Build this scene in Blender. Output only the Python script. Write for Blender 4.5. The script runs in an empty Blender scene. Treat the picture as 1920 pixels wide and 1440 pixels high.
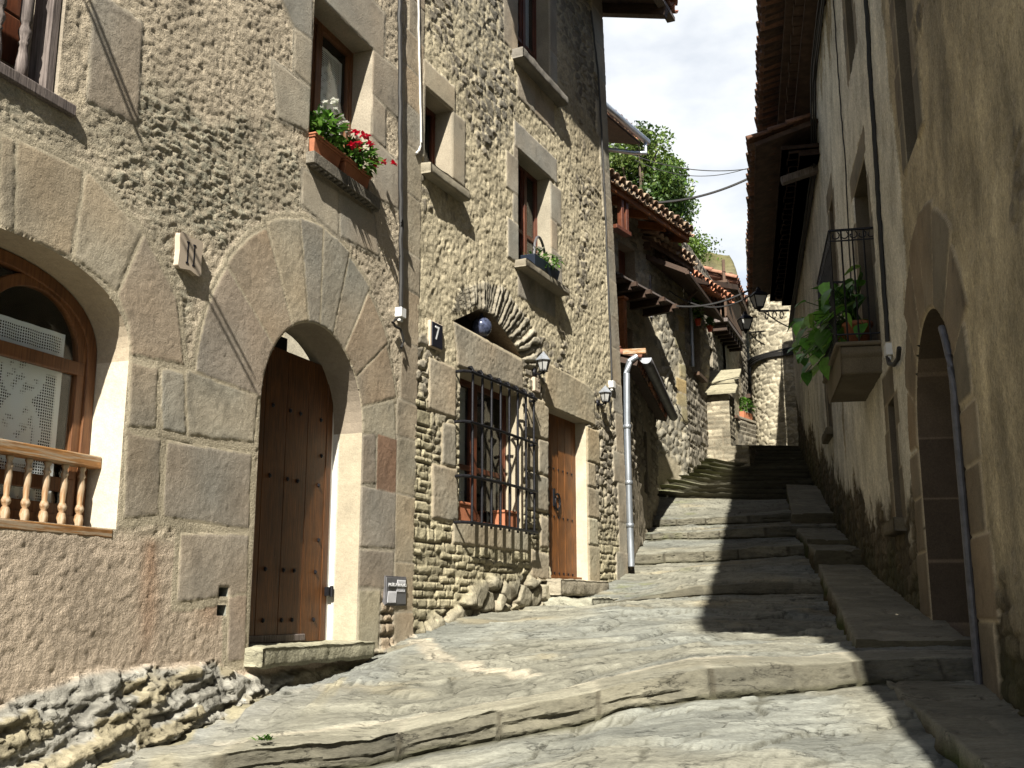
import bpy, math, random
import numpy as np
from mathutils import Vector

SC = bpy.context.scene
COL = SC.collection
random.seed(7)
R_ = np.random.RandomState(11)

# ------------------------------------------------------------------ camera, sky, sun
FPX = 2000.0
PITCH = math.atan(420 / FPX)
cam = bpy.data.cameras.new("Camera")
cam.sensor_width = 36.0
cam.lens = FPX / 1920 * 36
cam.clip_start = 0.05
cam.clip_end = 2000
camo = bpy.data.objects.new("Camera", cam)
COL.objects.link(camo)
camo.location = (0, 0, 0)
camo.rotation_euler = (math.pi / 2 + PITCH, 0, 0)
SC.camera = camo

SUN_AZ = math.radians(6.5)      # direction the light travels, from +Y towards +X
SUN_EL = math.radians(41.0)
sun = bpy.data.lights.new("Sun", 'SUN')
sun.energy = 5.0
sun.angle = math.radians(0.5)
sun.color = (1.0, 0.95, 0.85)
suno = bpy.data.objects.new("Sun", sun)
COL.objects.link(suno)
LDIR = Vector((math.sin(SUN_AZ) * math.cos(SUN_EL), math.cos(SUN_AZ) * math.cos(SUN_EL), -math.sin(SUN_EL)))
suno.rotation_euler = LDIR.to_track_quat('-Z', 'Y').to_euler()

world = bpy.data.worlds.new("World")
SC.world = world
world.use_nodes = True
wn = world.node_tree
wn.nodes.clear()
def N(nt, t, **kw):
    n = nt.nodes.new(t)
    for k, v in kw.items():
        setattr(n, k, v)
    return n
wo = N(wn, 'ShaderNodeOutputWorld')
bg = N(wn, 'ShaderNodeBackground')
bg.inputs[1].default_value = 0.05
sky = N(wn, 'ShaderNodeTexSky')
sky.sky_type = 'NISHITA'
sky.sun_disc = False
sky.sun_elevation = SUN_EL
sky.sun_rotation = math.pi + SUN_AZ
tc = N(wn, 'ShaderNodeTexCoord')
mp = N(wn, 'ShaderNodeMapping')
mp.inputs['Location'].default_value = (3.1, 0.4, 0.0)
mp.inputs['Scale'].default_value = (2.0, 2.0, 4.2)
nz = N(wn, 'ShaderNodeTexNoise')
nz.inputs['Scale'].default_value = 1.6
nz.inputs['Detail'].default_value = 7
nz.inputs['Roughness'].default_value = 0.52
rp = N(wn, 'ShaderNodeValToRGB')
rp.color_ramp.elements[0].position = 0.30
rp.color_ramp.elements[1].position = 0.57
mx = N(wn, 'ShaderNodeMix', data_type='RGBA')
mx.inputs[7].default_value = (7.1, 7.3, 7.5, 1)
wn.links.new(tc.outputs['Generated'], mp.inputs[0])
wn.links.new(mp.outputs[0], nz.inputs['Vector'])
sepw = N(wn, 'ShaderNodeSeparateXYZ'); wn.links.new(tc.outputs['Generated'], sepw.inputs[0])
mr = N(wn, 'ShaderNodeMapRange'); mr.inputs[1].default_value = .1; mr.inputs[2].default_value = .75; mr.inputs[3].default_value = -.32; mr.inputs[4].default_value = .10
wn.links.new(sepw.outputs[1], mr.inputs[0])
ad = N(wn, 'ShaderNodeMath', operation='ADD'); wn.links.new(nz.outputs[0], ad.inputs[0]); wn.links.new(mr.outputs[0], ad.inputs[1])
wn.links.new(ad.outputs[0], rp.inputs[0])
wn.links.new(rp.outputs[0], mx.inputs[0])
wn.links.new(sky.outputs[0], mx.inputs[6])
wn.links.new(mx.outputs[2], bg.inputs[0])
wn.links.new(bg.outputs[0], wo.inputs[0])

SC.view_settings.view_transform = 'Standard'
SC.view_settings.look = 'None'
SC.view_settings.gamma = 1
SC.view_settings.use_curve_mapping = False
SC.view_settings.exposure = 1.55

# ------------------------------------------------------------------ noise
def _h(ix, iy, seed):
    ix = ix.astype(np.int64); iy = iy.astype(np.int64)
    n = (ix * 374761393 + iy * 668265263 + seed * 974634777) & 0xffffffff
    n = ((n ^ (n >> 13)) * 1274126177) & 0xffffffff
    n = ((n ^ (n >> 16)) * 2246822519) & 0xffffffff
    return ((n ^ (n >> 15)) & 0xffffff) / float(0xffffff)
def vnoise(x, y, seed=0):
    x = np.asarray(x, float); y = np.asarray(y, float)
    ix = np.floor(x); iy = np.floor(y)
    fx = x - ix; fy = y - iy
    fx = fx * fx * (3 - 2 * fx); fy = fy * fy * (3 - 2 * fy)
    a = _h(ix, iy, seed); b = _h(ix + 1, iy, seed); c = _h(ix, iy + 1, seed); d = _h(ix + 1, iy + 1, seed)
    return (a * (1 - fx) + b * fx) * (1 - fy) + (c * (1 - fx) + d * fx) * fy
def fbm(x, y, seed=0, octv=4, gain=0.5):
    t = 0; a = 1; s = 0
    for i in range(octv):
        t = t + a * (vnoise(x, y, seed + i * 17) * 2 - 1); s += a
        x = x * 2.03 + 5.1; y = y * 2.03 + 1.7; a *= gain
    return t / s
def sstep(a, b, x):
    t = np.clip((x - a) / (b - a), 0, 1)
    return t * t * (3 - 2 * t)
def voro(x, y, seed, jit=0.9):
    ix = np.floor(x); iy = np.floor(y)
    f1 = np.full(x.shape, 9.0); f2 = np.full(x.shape, 9.0); cid = np.zeros(x.shape)
    for dx in (-1, 0, 1):
        for dy in (-1, 0, 1):
            cx = ix + dx; cy = iy + dy
            px = cx + .5 + jit * (_h(cx, cy, seed) - .5); py = cy + .5 + jit * (_h(cx, cy, seed + 1) - .5)
            d = np.hypot(px - x, py - y)
            near = d < f1
            f2 = np.where(near, f1, np.minimum(f2, d))
            cid = np.where(near, _h(cx, cy, seed + 2), cid)
            f1 = np.where(near, d, f1)
    return f1, f2 - f1, cid
def courses(s, z, h, l, seed):
    zz = z / h + .62 * (vnoise(z / h * .55 + .15 * np.floor(s / l / 3.3 + .4 * vnoise(z * 6, z * 0, seed + 4)), z * 0, seed + 5) * 2 - 1) + 0.4 * fbm(s * 0.35, z * .3, seed + 15, 2) + .10 * fbm(s * 4, z * 4, seed + 6, 3)
    r = np.floor(zz); fz = zz - r
    u = s / l + _h(r, r * 0, seed) * 19 + 0.10 * fbm(s * 5, z * 5, seed + 7, 2)
    c = np.floor(u)
    b0 = c + .5 * (_h(c, r, seed + 1) - .5); b1 = c + 1 + .5 * (_h(c + 1, r, seed + 1) - .5)
    lo = u < b0; hi = u >= b1
    c = np.where(lo, c - 1, np.where(hi, c + 1, c))
    b0 = c + .5 * (_h(c, r, seed + 1) - .5); b1 = c + 1 + .5 * (_h(c + 1, r, seed + 1) - .5)
    ed = np.minimum(np.minimum((u - b0), (b1 - u)) * l, np.minimum(fz, 1 - fz) * h)
    return ed, _h(c, r, seed + 3)
def stones(s, z, h, l, seed, jit=.85):
    zz = z / h + .35 * fbm(s * .5, z * .5, seed + 5, 2); u = s / l + .5 * np.floor(zz) % 1
    f1, e, c = voro(u + .12 * fbm(s * 7, z * 7, seed + 8, 3), zz + .12 * fbm(s * 7 + 9, z * 7, seed + 9, 3), seed, jit)
    return e * h * .75, c
def lerp(a, b, t):
    a = np.asarray(a, float); b = np.asarray(b, float); t = np.asarray(t, float)
    if a.ndim == 1 and t.ndim == 1: a = a[None, :]
    if b.ndim == 1 and t.ndim == 1: b = b[None, :]
    if t.ndim == 1: t = t[:, None]
    return a * (1 - t) + b * t

# ------------------------------------------------------------------ pixel -> place
def ray(x, y):
    a = (x - 960) / FPX; v = (720 - y) / FPX
    return np.array([a, math.cos(PITCH) - v * math.sin(PITCH), math.sin(PITCH) + v * math.cos(PITCH)])
def at(x, y, Y):
    r = ray(x, y)
    return r * (Y / r[1])
class Facade:
    """vertical plane: s along the street, z up, n outwards (side=+1 faces right, -1 faces left)"""
    def __init__(f, X, Y, tan, side=1):
        f.p = np.array([X, Y], float); k = math.hypot(tan, 1)
        f.e = np.array([tan, 1]) / k
        f.n = np.array([f.e[1], -f.e[0]]) * side
        f.side = side
    def px(f, x, y, o=0.0):
        r = ray(x, y); p = f.p + f.n * o
        t = (p @ f.n) / (r[:2] @ f.n); q = r * t
        return (float((q[:2] - p) @ f.e), float(q[2]))
    def w(f, s, z, n=0.0):
        q = f.p + f.e * s + f.n * n
        return (float(q[0]), float(q[1]), float(z))
    def W(f, s, z, n):
        s = np.asarray(s, float); n = np.asarray(n, float)
        return np.stack([f.p[0] + f.e[0] * s + f.n[0] * n, f.p[1] + f.e[1] * s + f.n[1] * n, np.asarray(z, float) + 0 * s], -1)
    def pts(f, l, o=0.0):
        return [f.px(x, y, o) for x, y in l]
q0 = at(565, 1220, 8.2)
A0 = Facade(q0[0], q0[1], .3817)
s_, z_ = A0.px(774, 1180)
c_ = A0.w(s_, 0)
FA = Facade(c_[0], c_[1], .3817)
FB = Facade(c_[0], c_[1], .4717)
FR = Facade(1.55, 0, .215, -1)
FC = Facade(1.66, 15.42, .232)
FD = Facade(3.863, 23.2, .66)
FE = Facade(3.863, 23.2, .387)

# ------------------------------------------------------------------ materials
KA = .64
def new_mat(name):
    m = bpy.data.materials.new(name); m.use_nodes = True
    nt = m.node_tree
    return m, nt, nt.nodes['Principled BSDF']
def noise_node(nt, scale, detail=4, rough=.55, stretch=(1, 1, 1), rot=(0, 0, 0)):
    t = N(nt, 'ShaderNodeTexCoord'); mpn = N(nt, 'ShaderNodeMapping')
    mpn.inputs['Scale'].default_value = stretch
    mpn.inputs['Rotation'].default_value = rot
    n = N(nt, 'ShaderNodeTexNoise')
    n.inputs['Scale'].default_value = scale; n.inputs['Detail'].default_value = detail; n.inputs['Roughness'].default_value = rough
    nt.links.new(t.outputs['Object'], mpn.inputs[0]); nt.links.new(mpn.outputs[0], n.inputs['Vector'])
    return n
def mrange(nt, src, a, b, c, d):
    r = N(nt, 'ShaderNodeMapRange')
    r.inputs[1].default_value = a; r.inputs[2].default_value = b; r.inputs[3].default_value = c; r.inputs[4].default_value = d
    nt.links.new(src, r.inputs[0])
    return r.outputs[0]
def mult(nt, csock, fsock):
    m = N(nt, 'ShaderNodeMix', data_type='RGBA', blend_type='MULTIPLY')
    m.inputs[0].default_value = 1
    nt.links.new(csock, m.inputs[6]); nt.links.new(fsock, m.inputs[7])
    return m.outputs[2]
def bump_chain(nt, b, specs):
    prev = None
    for src, strength, dist in specs:
        bp = N(nt, 'ShaderNodeBump'); bp.inputs['Strength'].default_value = strength; bp.inputs['Distance'].default_value = dist
        nt.links.new(src, bp.inputs['Height'])
        if prev: nt.links.new(prev, bp.inputs['Normal'])
        prev = bp.outputs[0]
    nt.links.new(prev, b.inputs['Normal'])
def stone_mat(name, rough=.92, fine=110, mid=28, bf=.5, bm=.5, df=.006, dm=.014, var=.35, stretch=(1, 1, 1), grime=0.25, cracks=0):
    m, nt, b = new_mat(name)
    a = N(nt, 'ShaderNodeAttribute'); a.attribute_name = 'Col'
    n1 = noise_node(nt, fine, 3, .6, stretch); n2 = noise_node(nt, mid, 5, .6, stretch); n3 = noise_node(nt, 2.2, 6, .62, stretch)
    c = mult(nt, a.outputs['Color'], mrange(nt, n1.outputs[0], .3, .7, KA * (1 - var * .7), KA * (1 + var * .5)))
    c = mult(nt, c, mrange(nt, n2.outputs[0], .3, .7, 1 - var * .6, 1 + var * .5))
    c = mult(nt, c, mrange(nt, n3.outputs[0], .32, .62, 1 - grime, 1 + grime * .5))
    specs = [(n2.outputs[0], bm, dm), (n1.outputs[0], bf, df)]
    if cracks:
        n4 = noise_node(nt, cracks, 6, .62, stretch)
        sb = N(nt, 'ShaderNodeMath', operation='SUBTRACT'); sb.inputs[1].default_value = .5; nt.links.new(n4.outputs[0], sb.inputs[0])
        ab_ = N(nt, 'ShaderNodeMath', operation='ABSOLUTE'); nt.links.new(sb.outputs[0], ab_.inputs[0])
        ln = mrange(nt, ab_.outputs[0], .0, .016, 0, 1)
        n5 = noise_node(nt, cracks * 1.7, 4, .6, (stretch[0] * 1.5, stretch[1] * .6, stretch[2] * .6))
        mxn = N(nt, 'ShaderNodeMath', operation='MAXIMUM'); nt.links.new(ln, mxn.inputs[0]); nt.links.new(mrange(nt, n5.outputs[0], .50, .56, 1, 0), mxn.inputs[1])
        ln = mxn.outputs[0]
        c = mult(nt, c, mrange(nt, ln, 0, 1, .5, 1))
        specs.append((ln, .6, .012))
    nt.links.new(c, b.inputs['Base Color'])
    b.inputs['Roughness'].default_value = rough
    b.inputs['Specular IOR Level'].default_value = .18
    bump_chain(nt, b, specs)
    return m
def plain_mat(name, col, rough=.6, metal=0, var=.2, scale=30, bump=.0, stretch=(1, 1, 1), spec=.4, grime=.0):
    m, nt, b = new_mat(name)
    rgb = N(nt, 'ShaderNodeRGB'); rgb.outputs[0].default_value = (*col, 1)
    n1 = noise_node(nt, scale, 5, .6, stretch)
    c = mult(nt, rgb.outputs[0], mrange(nt, n1.outputs[0], .3, .7, .68 * (1 - var), .68 * (1 + var)))
    if grime:
        n2 = noise_node(nt, 4, 6, .65, stretch)
        c = mult(nt, c, mrange(nt, n2.outputs[0], .35, .65, 1 - grime, 1 + grime))
    nt.links.new(c, b.inputs['Base Color'])
    b.inputs['Roughness'].default_value = rough; b.inputs['Metallic'].default_value = metal
    b.inputs['Specular IOR Level'].default_value = spec
    if bump: bump_chain(nt, b, [(n1.outputs[0], bump, .01)])
    return m
def wood_mat(name, c1, c2, axis='z', rough=.55, scale=9, bump=.35, worn=None):
    m, nt, b = new_mat(name)
    st = {'z': (9, 9, .5), 'x': (.5, 9, 9), 'y': (9, .5, 9), 's': (2.2, .6, 9)}[axis]
    n1 = noise_node(nt, scale, 6, .65, st)
    r = N(nt, 'ShaderNodeValToRGB')
    r.color_ramp.elements[0].position = .34; r.color_ramp.elements[1].position = .66
    r.color_ramp.elements[0].color = (*c1, 1); r.color_ramp.elements[1].color = (*c2, 1)
    nt.links.new(n1.outputs[0], r.inputs[0])
    out = r.outputs[0]
    n2 = noise_node(nt, 3.5, 5, .6)
    out = mult(nt, out, mrange(nt, n2.outputs[0], .35, .65, .50, .80))
    if worn:
        n3 = noise_node(nt, 12, 5, .65, (st[0] * .25, st[1] * .25, st[2] * .5))
        mm = N(nt, 'ShaderNodeMix', data_type='RGBA')
        nt.links.new(mrange(nt, n3.outputs[0], .46, .58, 0, 1), mm.inputs[0])
        nt.links.new(out, mm.inputs[6]); mm.inputs[7].default_value = (*[v * .68 for v in worn], 1)
        out = mm.outputs[2]
    nt.links.new(out, b.inputs['Base Color'])
    b.inputs['Roughness'].default_value = rough
    b.inputs['Specular IOR Level'].default_value = .3
    bump_chain(nt, b, [(n1.outputs[0], bump, .006)])
    return m
def glass_mat(name):
    m = bpy.data.materials.new(name); m.use_nodes = True
    nt = m.node_tree; nt.nodes.clear()
    o = N(nt, 'ShaderNodeOutputMaterial'); mix = N(nt, 'ShaderNodeMixShader')
    t = N(nt, 'ShaderNodeBsdfTransparent'); g = N(nt, 'ShaderNodeBsdfGlossy'); lw_ = N(nt, 'ShaderNodeLayerWeight'); lw_.inputs[0].default_value = .5
    pw = N(nt, 'ShaderNodeMath', operation='POWER'); pw.inputs[1].default_value = 5; nt.links.new(lw_.outputs['Facing'], pw.inputs[0])
    fr = N(nt, 'ShaderNodeMapRange'); fr.inputs[3].default_value = .03; fr.inputs[4].default_value = .9; nt.links.new(pw.outputs[0], fr.inputs[0])
    g.inputs['Roughness'].default_value = .03
    t.inputs[0].default_value = (.93, .95, .94, 1)
    nt.links.new(fr.outputs[0], mix.inputs[0]); nt.links.new(t.outputs[0], mix.inputs[1]); nt.links.new(g.outputs[0], mix.inputs[2])
    nt.links.new(mix.outputs[0], o.inputs[0])
    return m
def lace_mat(name, holes=True, scale=110):
    m = bpy.data.materials.new(name); m.use_nodes = True
    nt = m.node_tree; b = nt.nodes['Principled BSDF']
    o = nt.nodes['Material Output']
    b.inputs['Base Color'].default_value = (.80, .82, .86, 1); b.inputs['Roughness'].default_value = .9
    b.inputs['Specular IOR Level'].default_value = .1
    a = N(nt, 'ShaderNodeAttribute'); a.attribute_name = 'Col'      # red: how open the weave is
    tcx = N(nt, 'ShaderNodeUVMap')
    sep = N(nt, 'ShaderNodeSeparateXYZ')
    nt.links.new(tcx.outputs[0], sep.inputs[0])
    def wave(sock):
        k = N(nt, 'ShaderNodeMath', operation='MULTIPLY'); k.inputs[1].default_value = scale
        nt.links.new(sock, k.inputs[0])
        f = N(nt, 'ShaderNodeMath', operation='FRACT'); nt.links.new(k.outputs[0], f.inputs[0])
        g = N(nt, 'ShaderNodeMath', operation='GREATER_THAN'); nt.links.new(f.outputs[0], g.inputs[0]); g.inputs[1].default_value = .42
        return g.outputs[0]
    hm = N(nt, 'ShaderNodeMath', operation='MULTIPLY')
    nt.links.new(wave(sep.outputs[0]), hm.inputs[0]); nt.links.new(wave(sep.outputs[1]), hm.inputs[1])
    h2 = N(nt, 'ShaderNodeMath', operation='MULTIPLY'); nt.links.new(hm.outputs[0], h2.inputs[0]); nt.links.new(a.outputs['Fac'], h2.inputs[1])
    t = N(nt, 'ShaderNodeBsdfTransparent'); mix = N(nt, 'ShaderNodeMixShader')
    nt.links.new(h2.outputs[0], mix.inputs[0]); nt.links.new(b.outputs[0], mix.inputs[1]); nt.links.new(t.outputs[0], mix.inputs[2])
    nt.links.new(mix.outputs[0], o.inputs[0])
    return m
def attr_mat(name, rough=.7, spec=.3, trans=0.0):
    m, nt, b = new_mat(name)
    a0 = N(nt, 'ShaderNodeAttribute'); a0.attribute_name = 'Col'
    na = noise_node(nt, 22, 5, .6)
    class a: outputs = {'Color': mult(nt, a0.outputs['Color'], mrange(nt, na.outputs[0], .3, .7, .55, .95))}
    nt.links.new(a.outputs['Color'], b.inputs['Base Color'])
    b.inputs['Roughness'].default_value = rough; b.inputs['Specular IOR Level'].default_value = spec
    if trans:
        o = nt.nodes['Material Output']
        tr = N(nt, 'ShaderNodeBsdfTranslucent'); mix = N(nt, 'ShaderNodeMixShader'); mix.inputs[0].default_value = trans
        nt.links.new(a.outputs['Color'], tr.inputs[0])
        nt.links.new(b.outputs[0], mix.inputs[1]); nt.links.new(tr.outputs[0], mix.inputs[2]); nt.links.new(mix.outputs[0], o.inputs[0])
    return m
M = dict(
    stucco=stone_mat('rough_stucco', bf=.8, bm=.9, fine=150, mid=62, dm=.012, var=.38),
    rubble=stone_mat('rubble_masonry', bf=.55, bm=.6, fine=120, mid=32, var=.4),
    ashlar=stone_mat('dressed_sandstone', bf=.7, bm=.55, fine=170, mid=70, dm=.006, df=.004, var=.28, grime=.2),
    slate=stone_mat('slate_rock', bf=.5, bm=.6, fine=70, mid=18, dm=.016, var=.3, stretch=(.50, 1.7, 2.3), grime=.25, cracks=2.4),
    reveal=stone_mat('reveal_plaster', bf=.3, bm=.3, fine=90, mid=24, var=.16, grime=.15),
    oldplaster=stone_mat('old_lime_plaster', bf=.6, bm=.7, fine=120, mid=34, var=.5, stretch=(1, 1, .65), grime=.35),
    oak=wood_mat('varnished_oak', (.13, .052, .018), (.30, .135, .045), 'z', .5),
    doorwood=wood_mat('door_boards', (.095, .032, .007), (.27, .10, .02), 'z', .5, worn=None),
    doordark=wood_mat('shaded_door_boards', (.042, .014, .003), (.150, .054, .010), 'z', .5),  # copy of the door boards, darkened to carry the arch's shade
    frame=wood_mat('red_brown_frame', (.075, .022, .010), (.16, .05, .022), 'z', .45),
    framelt=wood_mat('brown_window_frame', (.11, .045, .018), (.24, .105, .042), 'z', .45),
    greywood=wood_mat('weathered_grey_wood', (.07, .055, .05), (.24, .20, .18), 'z', .8, bump=.6),
    rail=wood_mat('worn_yellow_varnish', (.24, .11, .035), (.42, .21, .07), 's', .6, worn=(.40, .31, .21)),
    baluster=wood_mat('worn_turned_wood', (.24, .12, .05), (.42, .27, .14), 'z', .6, worn=(.50, .40, .28)),
    darkwood=wood_mat('dark_brown_timber', (.035, .02, .013), (.085, .05, .032), 's', .75),
    midwood=wood_mat('brown_timber', (.07, .04, .024), (.15, .09, .055), 's', .75),
    orangewood=wood_mat('new_orange_timber', (.22, .075, .022), (.36, .14, .045), 's', .6),
    iron=plain_mat('wrought_iron', (.018, .018, .022), .45, .6, .4, 60, .2),
    zinc=plain_mat('zinc_pipe', (.46, .50, .55), .42, .75, .18, 14, 0, (1, 1, .3), grime=.2),
    darkzinc=plain_mat('dull_zinc_gutter', (.13, .125, .13), .6, .25, .3, 12, grime=.2),
    cable=plain_mat('black_cable', (.018, .017, .016), .6),
    whitecable=plain_mat('white_cable', (.62, .61, .58), .6),
    plastic=plain_mat('white_plastic', (.72, .72, .70), .4, var=.05),
    terracotta=plain_mat('terracotta_pot', (.42, .155, .075), .75, 0, .15, 25, .1, grime=.15),
    redpot=plain_mat('bright_red_pot', (.55, .065, .03), .55, 0, .1),
    tile=attr_mat('clay_roof_tile', .9, .15),
    dark=plain_mat('dark_interior', (.012, .010, .008), .9),
    soffit=plain_mat('brown_clay_soffit', (.075, .044, .03), .85, 0, .35, 7, .3, grime=.3),
    glass=glass_mat('window_glass'),
    lace=lace_mat('lace_curtain'),
    cloth=plain_mat('white_net_curtain', (.62, .64, .66), .9, 0, .1, 9, .2, (3, 3, .2)),
    leaf=attr_mat('leaf', .45, .4, .35),
    flower=attr_mat('petals', .6, .2, .2),
    milk=plain_mat('frosted_lamp_glass', (.42, .42, .40), .35, 0, .05),
    pewter=plain_mat('pewter_lamp_cap', (.32, .34, .37), .45, .35, .25, 30),
    ceramic=plain_mat('glazed_dark_ball', (.05, .06, .10), .12, 0, .9, 26, .1),
    plaque=plain_mat('beige_tile', (.52, .43, .33), .55, 0, .05),
    black=plain_mat('black_enamel', (.012, .013, .022), .3, 0, .1),
    white=plain_mat('white_enamel', (.8, .8, .8), .4, 0, .03),
    meter=plain_mat('grey_cast_cover', (.17, .17, .18), .5, .3, .12),
    meterlt=plain_mat('bright_ribs', (.62, .62, .64), .4, .3, .05),
    planter=plain_mat('dark_blue_planter', (.018, .026, .045), .45, 0, .1),
    whitewash=plain_mat('whitewash', (.80, .79, .76), .85, 0, .06, 8, .1),
    bark=plain_mat('bark', (.10, .075, .05), .9, 0, .3, 12, .4),
    soil=plain_mat('soil', (.04, .03, .02), .95),
)

# ------------------------------------------------------------------ objects
def link(o, parent=None):
    COL.objects.link(o)
    if parent is not None: o.parent = parent
    return o
def root_loc(parent):
    L = np.zeros(3)
    while parent is not None:
        L += np.array(parent.location); parent = parent.parent
    return L
def tag(o, label=None, cat=None, group=None, kind=None):
    if label: o['label'] = label
    if cat: o['category'] = cat
    if group: o['group'] = group
    if kind: o['kind'] = kind
    return o
def thing(name, label, cat, loc=(0, 0, 0), group=None):
    o = bpy.data.objects.new(name, None); o.empty_display_size = .2
    o.location = loc
    link(o); tag(o, label, cat, group)
    return o
def mesh_np(name, V, faces, mat, parent=None, col=None, smooth=True, uv=None):
    V = np.asarray(V, np.float64).reshape(-1, 3) - root_loc(parent)
    faces = np.asarray(faces, np.int32)
    me = bpy.data.meshes.new(name)
    k = faces.shape[1]
    me.vertices.add(len(V)); me.vertices.foreach_set('co', V.astype(np.float32).ravel())
    me.loops.add(faces.size); me.loops.foreach_set('vertex_index', faces.ravel())
    me.polygons.add(len(faces)); me.polygons.foreach_set('loop_start', np.arange(0, faces.size, k, dtype=np.int32))
    if smooth: me.polygons.foreach_set('use_smooth', np.ones(len(faces), bool))
    me.update(calc_edges=True)
    if col is not None:
        at_ = me.attributes.new('Col', 'FLOAT_COLOR', 'POINT')
        c4 = np.ones((len(V), 4), np.float32); c4[:, :3] = np.clip(col, 0, 1)
        at_.data.foreach_set('color', c4.ravel())
    if uv is not None:
        ul = me.uv_layers.new(name='UVMap')
        ul.data.foreach_set('uv', np.asarray(uv, np.float32)[faces.ravel()].ravel())
    me.materials.append(mat)
    o = bpy.data.objects.new(name, me)
    return link(o, parent)
class MB:
    """collects solid pieces, links them as one mesh"""
    def __init__(b): b.v = []; b.f = []; b.c = []
    def add(b, vs, fs, col=None):
        k = len(b.v); b.v += [tuple(map(float, v)) for v in vs]; b.f += [tuple(i + k for i in f) for f in fs]
        if col is not None: b.c += [col] * len(vs)
    def hexa(b, c8, col=None):
        b.add(c8, [(0, 1, 2, 3), (7, 6, 5, 4), (0, 4, 5, 1), (1, 5, 6, 2), (2, 6, 7, 3), (3, 7, 4, 0)], col)
    def fbox(b, F, s0, s1, z0, z1, n0, n1, col=None, dz=0.0):
        b.hexa([F.w(s0, z0, n0), F.w(s1, z0 + dz, n0), F.w(s1, z1 + dz, n0), F.w(s0, z1, n0),
                F.w(s0, z0, n1), F.w(s1, z0 + dz, n1), F.w(s1, z1 + dz, n1), F.w(s0, z1, n1)], col)
    def prism(b, F, poly, n0, n1, col=None):
        m = len(poly)
        vs = [F.w(s, z, n0) for s, z in poly] + [F.w(s, z, n1) for s, z in poly]
        fs = [tuple(range(m)), tuple(range(2 * m - 1, m - 1, -1))] + [(i, (i + 1) % m, m + (i + 1) % m, m + i) for i in range(m)]
        b.add(vs, fs, col)
    def bar(b, p, q, w, h, up=(0, 0, 1), col=None):
        p = Vector(p); q = Vector(q); d = (q - p).normalized(); u = Vector(up)
        x = d.cross(u)
        if x.length < 1e-4: x = d.cross(Vector((1, 0, 0)))
        x.normalize(); y = x.cross(d).normalized()
        x *= w / 2; y *= h / 2
        b.hexa([p - x - y, p + x - y, p + x + y, p - x + y, q - x - y, q + x - y, q + x + y, q - x + y], col)
    def tube(b, path, r, seg=8, col=None, caps=True):
        P = [Vector(p) for p in path]; k = len(P)
        rr = r if isinstance(r, (list, tuple)) else [r] * k
        up = Vector((0.13, 0.31, .94)); rings = []
        for i in range(k):
            d = (P[min(i + 1, k - 1)] - P[max(i - 1, 0)]).normalized()
            x = d.cross(up)
            if x.length < 1e-3: x = d.cross(Vector((1, 0, 0)))
            x.normalize(); y = x.cross(d).normalized()
            rings.append([P[i] + (x * math.cos(a) + y * math.sin(a)) * rr[i] for a in [2 * math.pi * j / seg for j in range(seg)]])
        vs = [v for r_ in rings for v in r_]
        fs = [(i * seg + j, i * seg + (j + 1) % seg, (i + 1) * seg + (j + 1) % seg, (i + 1) * seg + j) for i in range(k - 1) for j in range(seg)]
        if caps: fs += [tuple(range(seg))[::-1], tuple(range((k - 1) * seg, k * seg))]
        b.add(vs, fs, col)
    def lathe(b, c, prof, seg=14, col=None):
        c = Vector(c); k = len(prof)
        vs = [c + Vector((r * math.cos(2 * math.pi * j / seg), r * math.sin(2 * math.pi * j / seg), z)) for r, z in prof for j in range(seg)]
        fs = [(i * seg + j, i * seg + (j + 1) % seg, (i + 1) * seg + (j + 1) % seg, (i + 1) * seg + j) for i in range(k - 1) for j in range(seg)]
        fs += [tuple(range(seg))[::-1], tuple(range((k - 1) * seg, k * seg))]
        b.add(vs, fs, col)
    def build(b, name, mat, parent=None, smooth=False, bevel=0, solid=0, seg=2, angle=35):
        me = bpy.data.meshes.new(name)
        L = root_loc(parent)
        me.from_pydata([tuple(np.array(v) - L) for v in b.v], [], b.f)
        if not b.c and mat in (M['ashlar'], M['slate'], M['rubble'], M['reveal'], M['oldplaster'], M['stucco'], M['tile']): b.c = [(.33, .29, .22)] * len(b.v)
        if b.c:
            at_ = me.attributes.new('Col', 'FLOAT_COLOR', 'POINT')
            c4 = np.ones((len(b.v), 4), np.float32); c4[:, :3] = np.array(b.c)
            at_.data.foreach_set('color', c4.ravel())
        if smooth:
            me.polygons.foreach_set('use_smooth', np.ones(len(me.polygons), bool))
        me.update()
        me.materials.append(mat)
        o = link(bpy.data.objects.new(name, me), parent)
        if smooth and smooth != 'all':
            try: me.set_sharp_from_angle(angle=math.radians(angle))
            except Exception: pass
        if solid:
            md = o.modifiers.new('solid', 'SOLIDIFY'); md.thickness = solid; md.offset = 0
        if bevel:
            md = o.modifiers.new('bevel', 'BEVEL'); md.width = bevel; md.segments = seg; md.limit_method = 'ANGLE'; md.angle_limit = math.radians(40)
        return o

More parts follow.
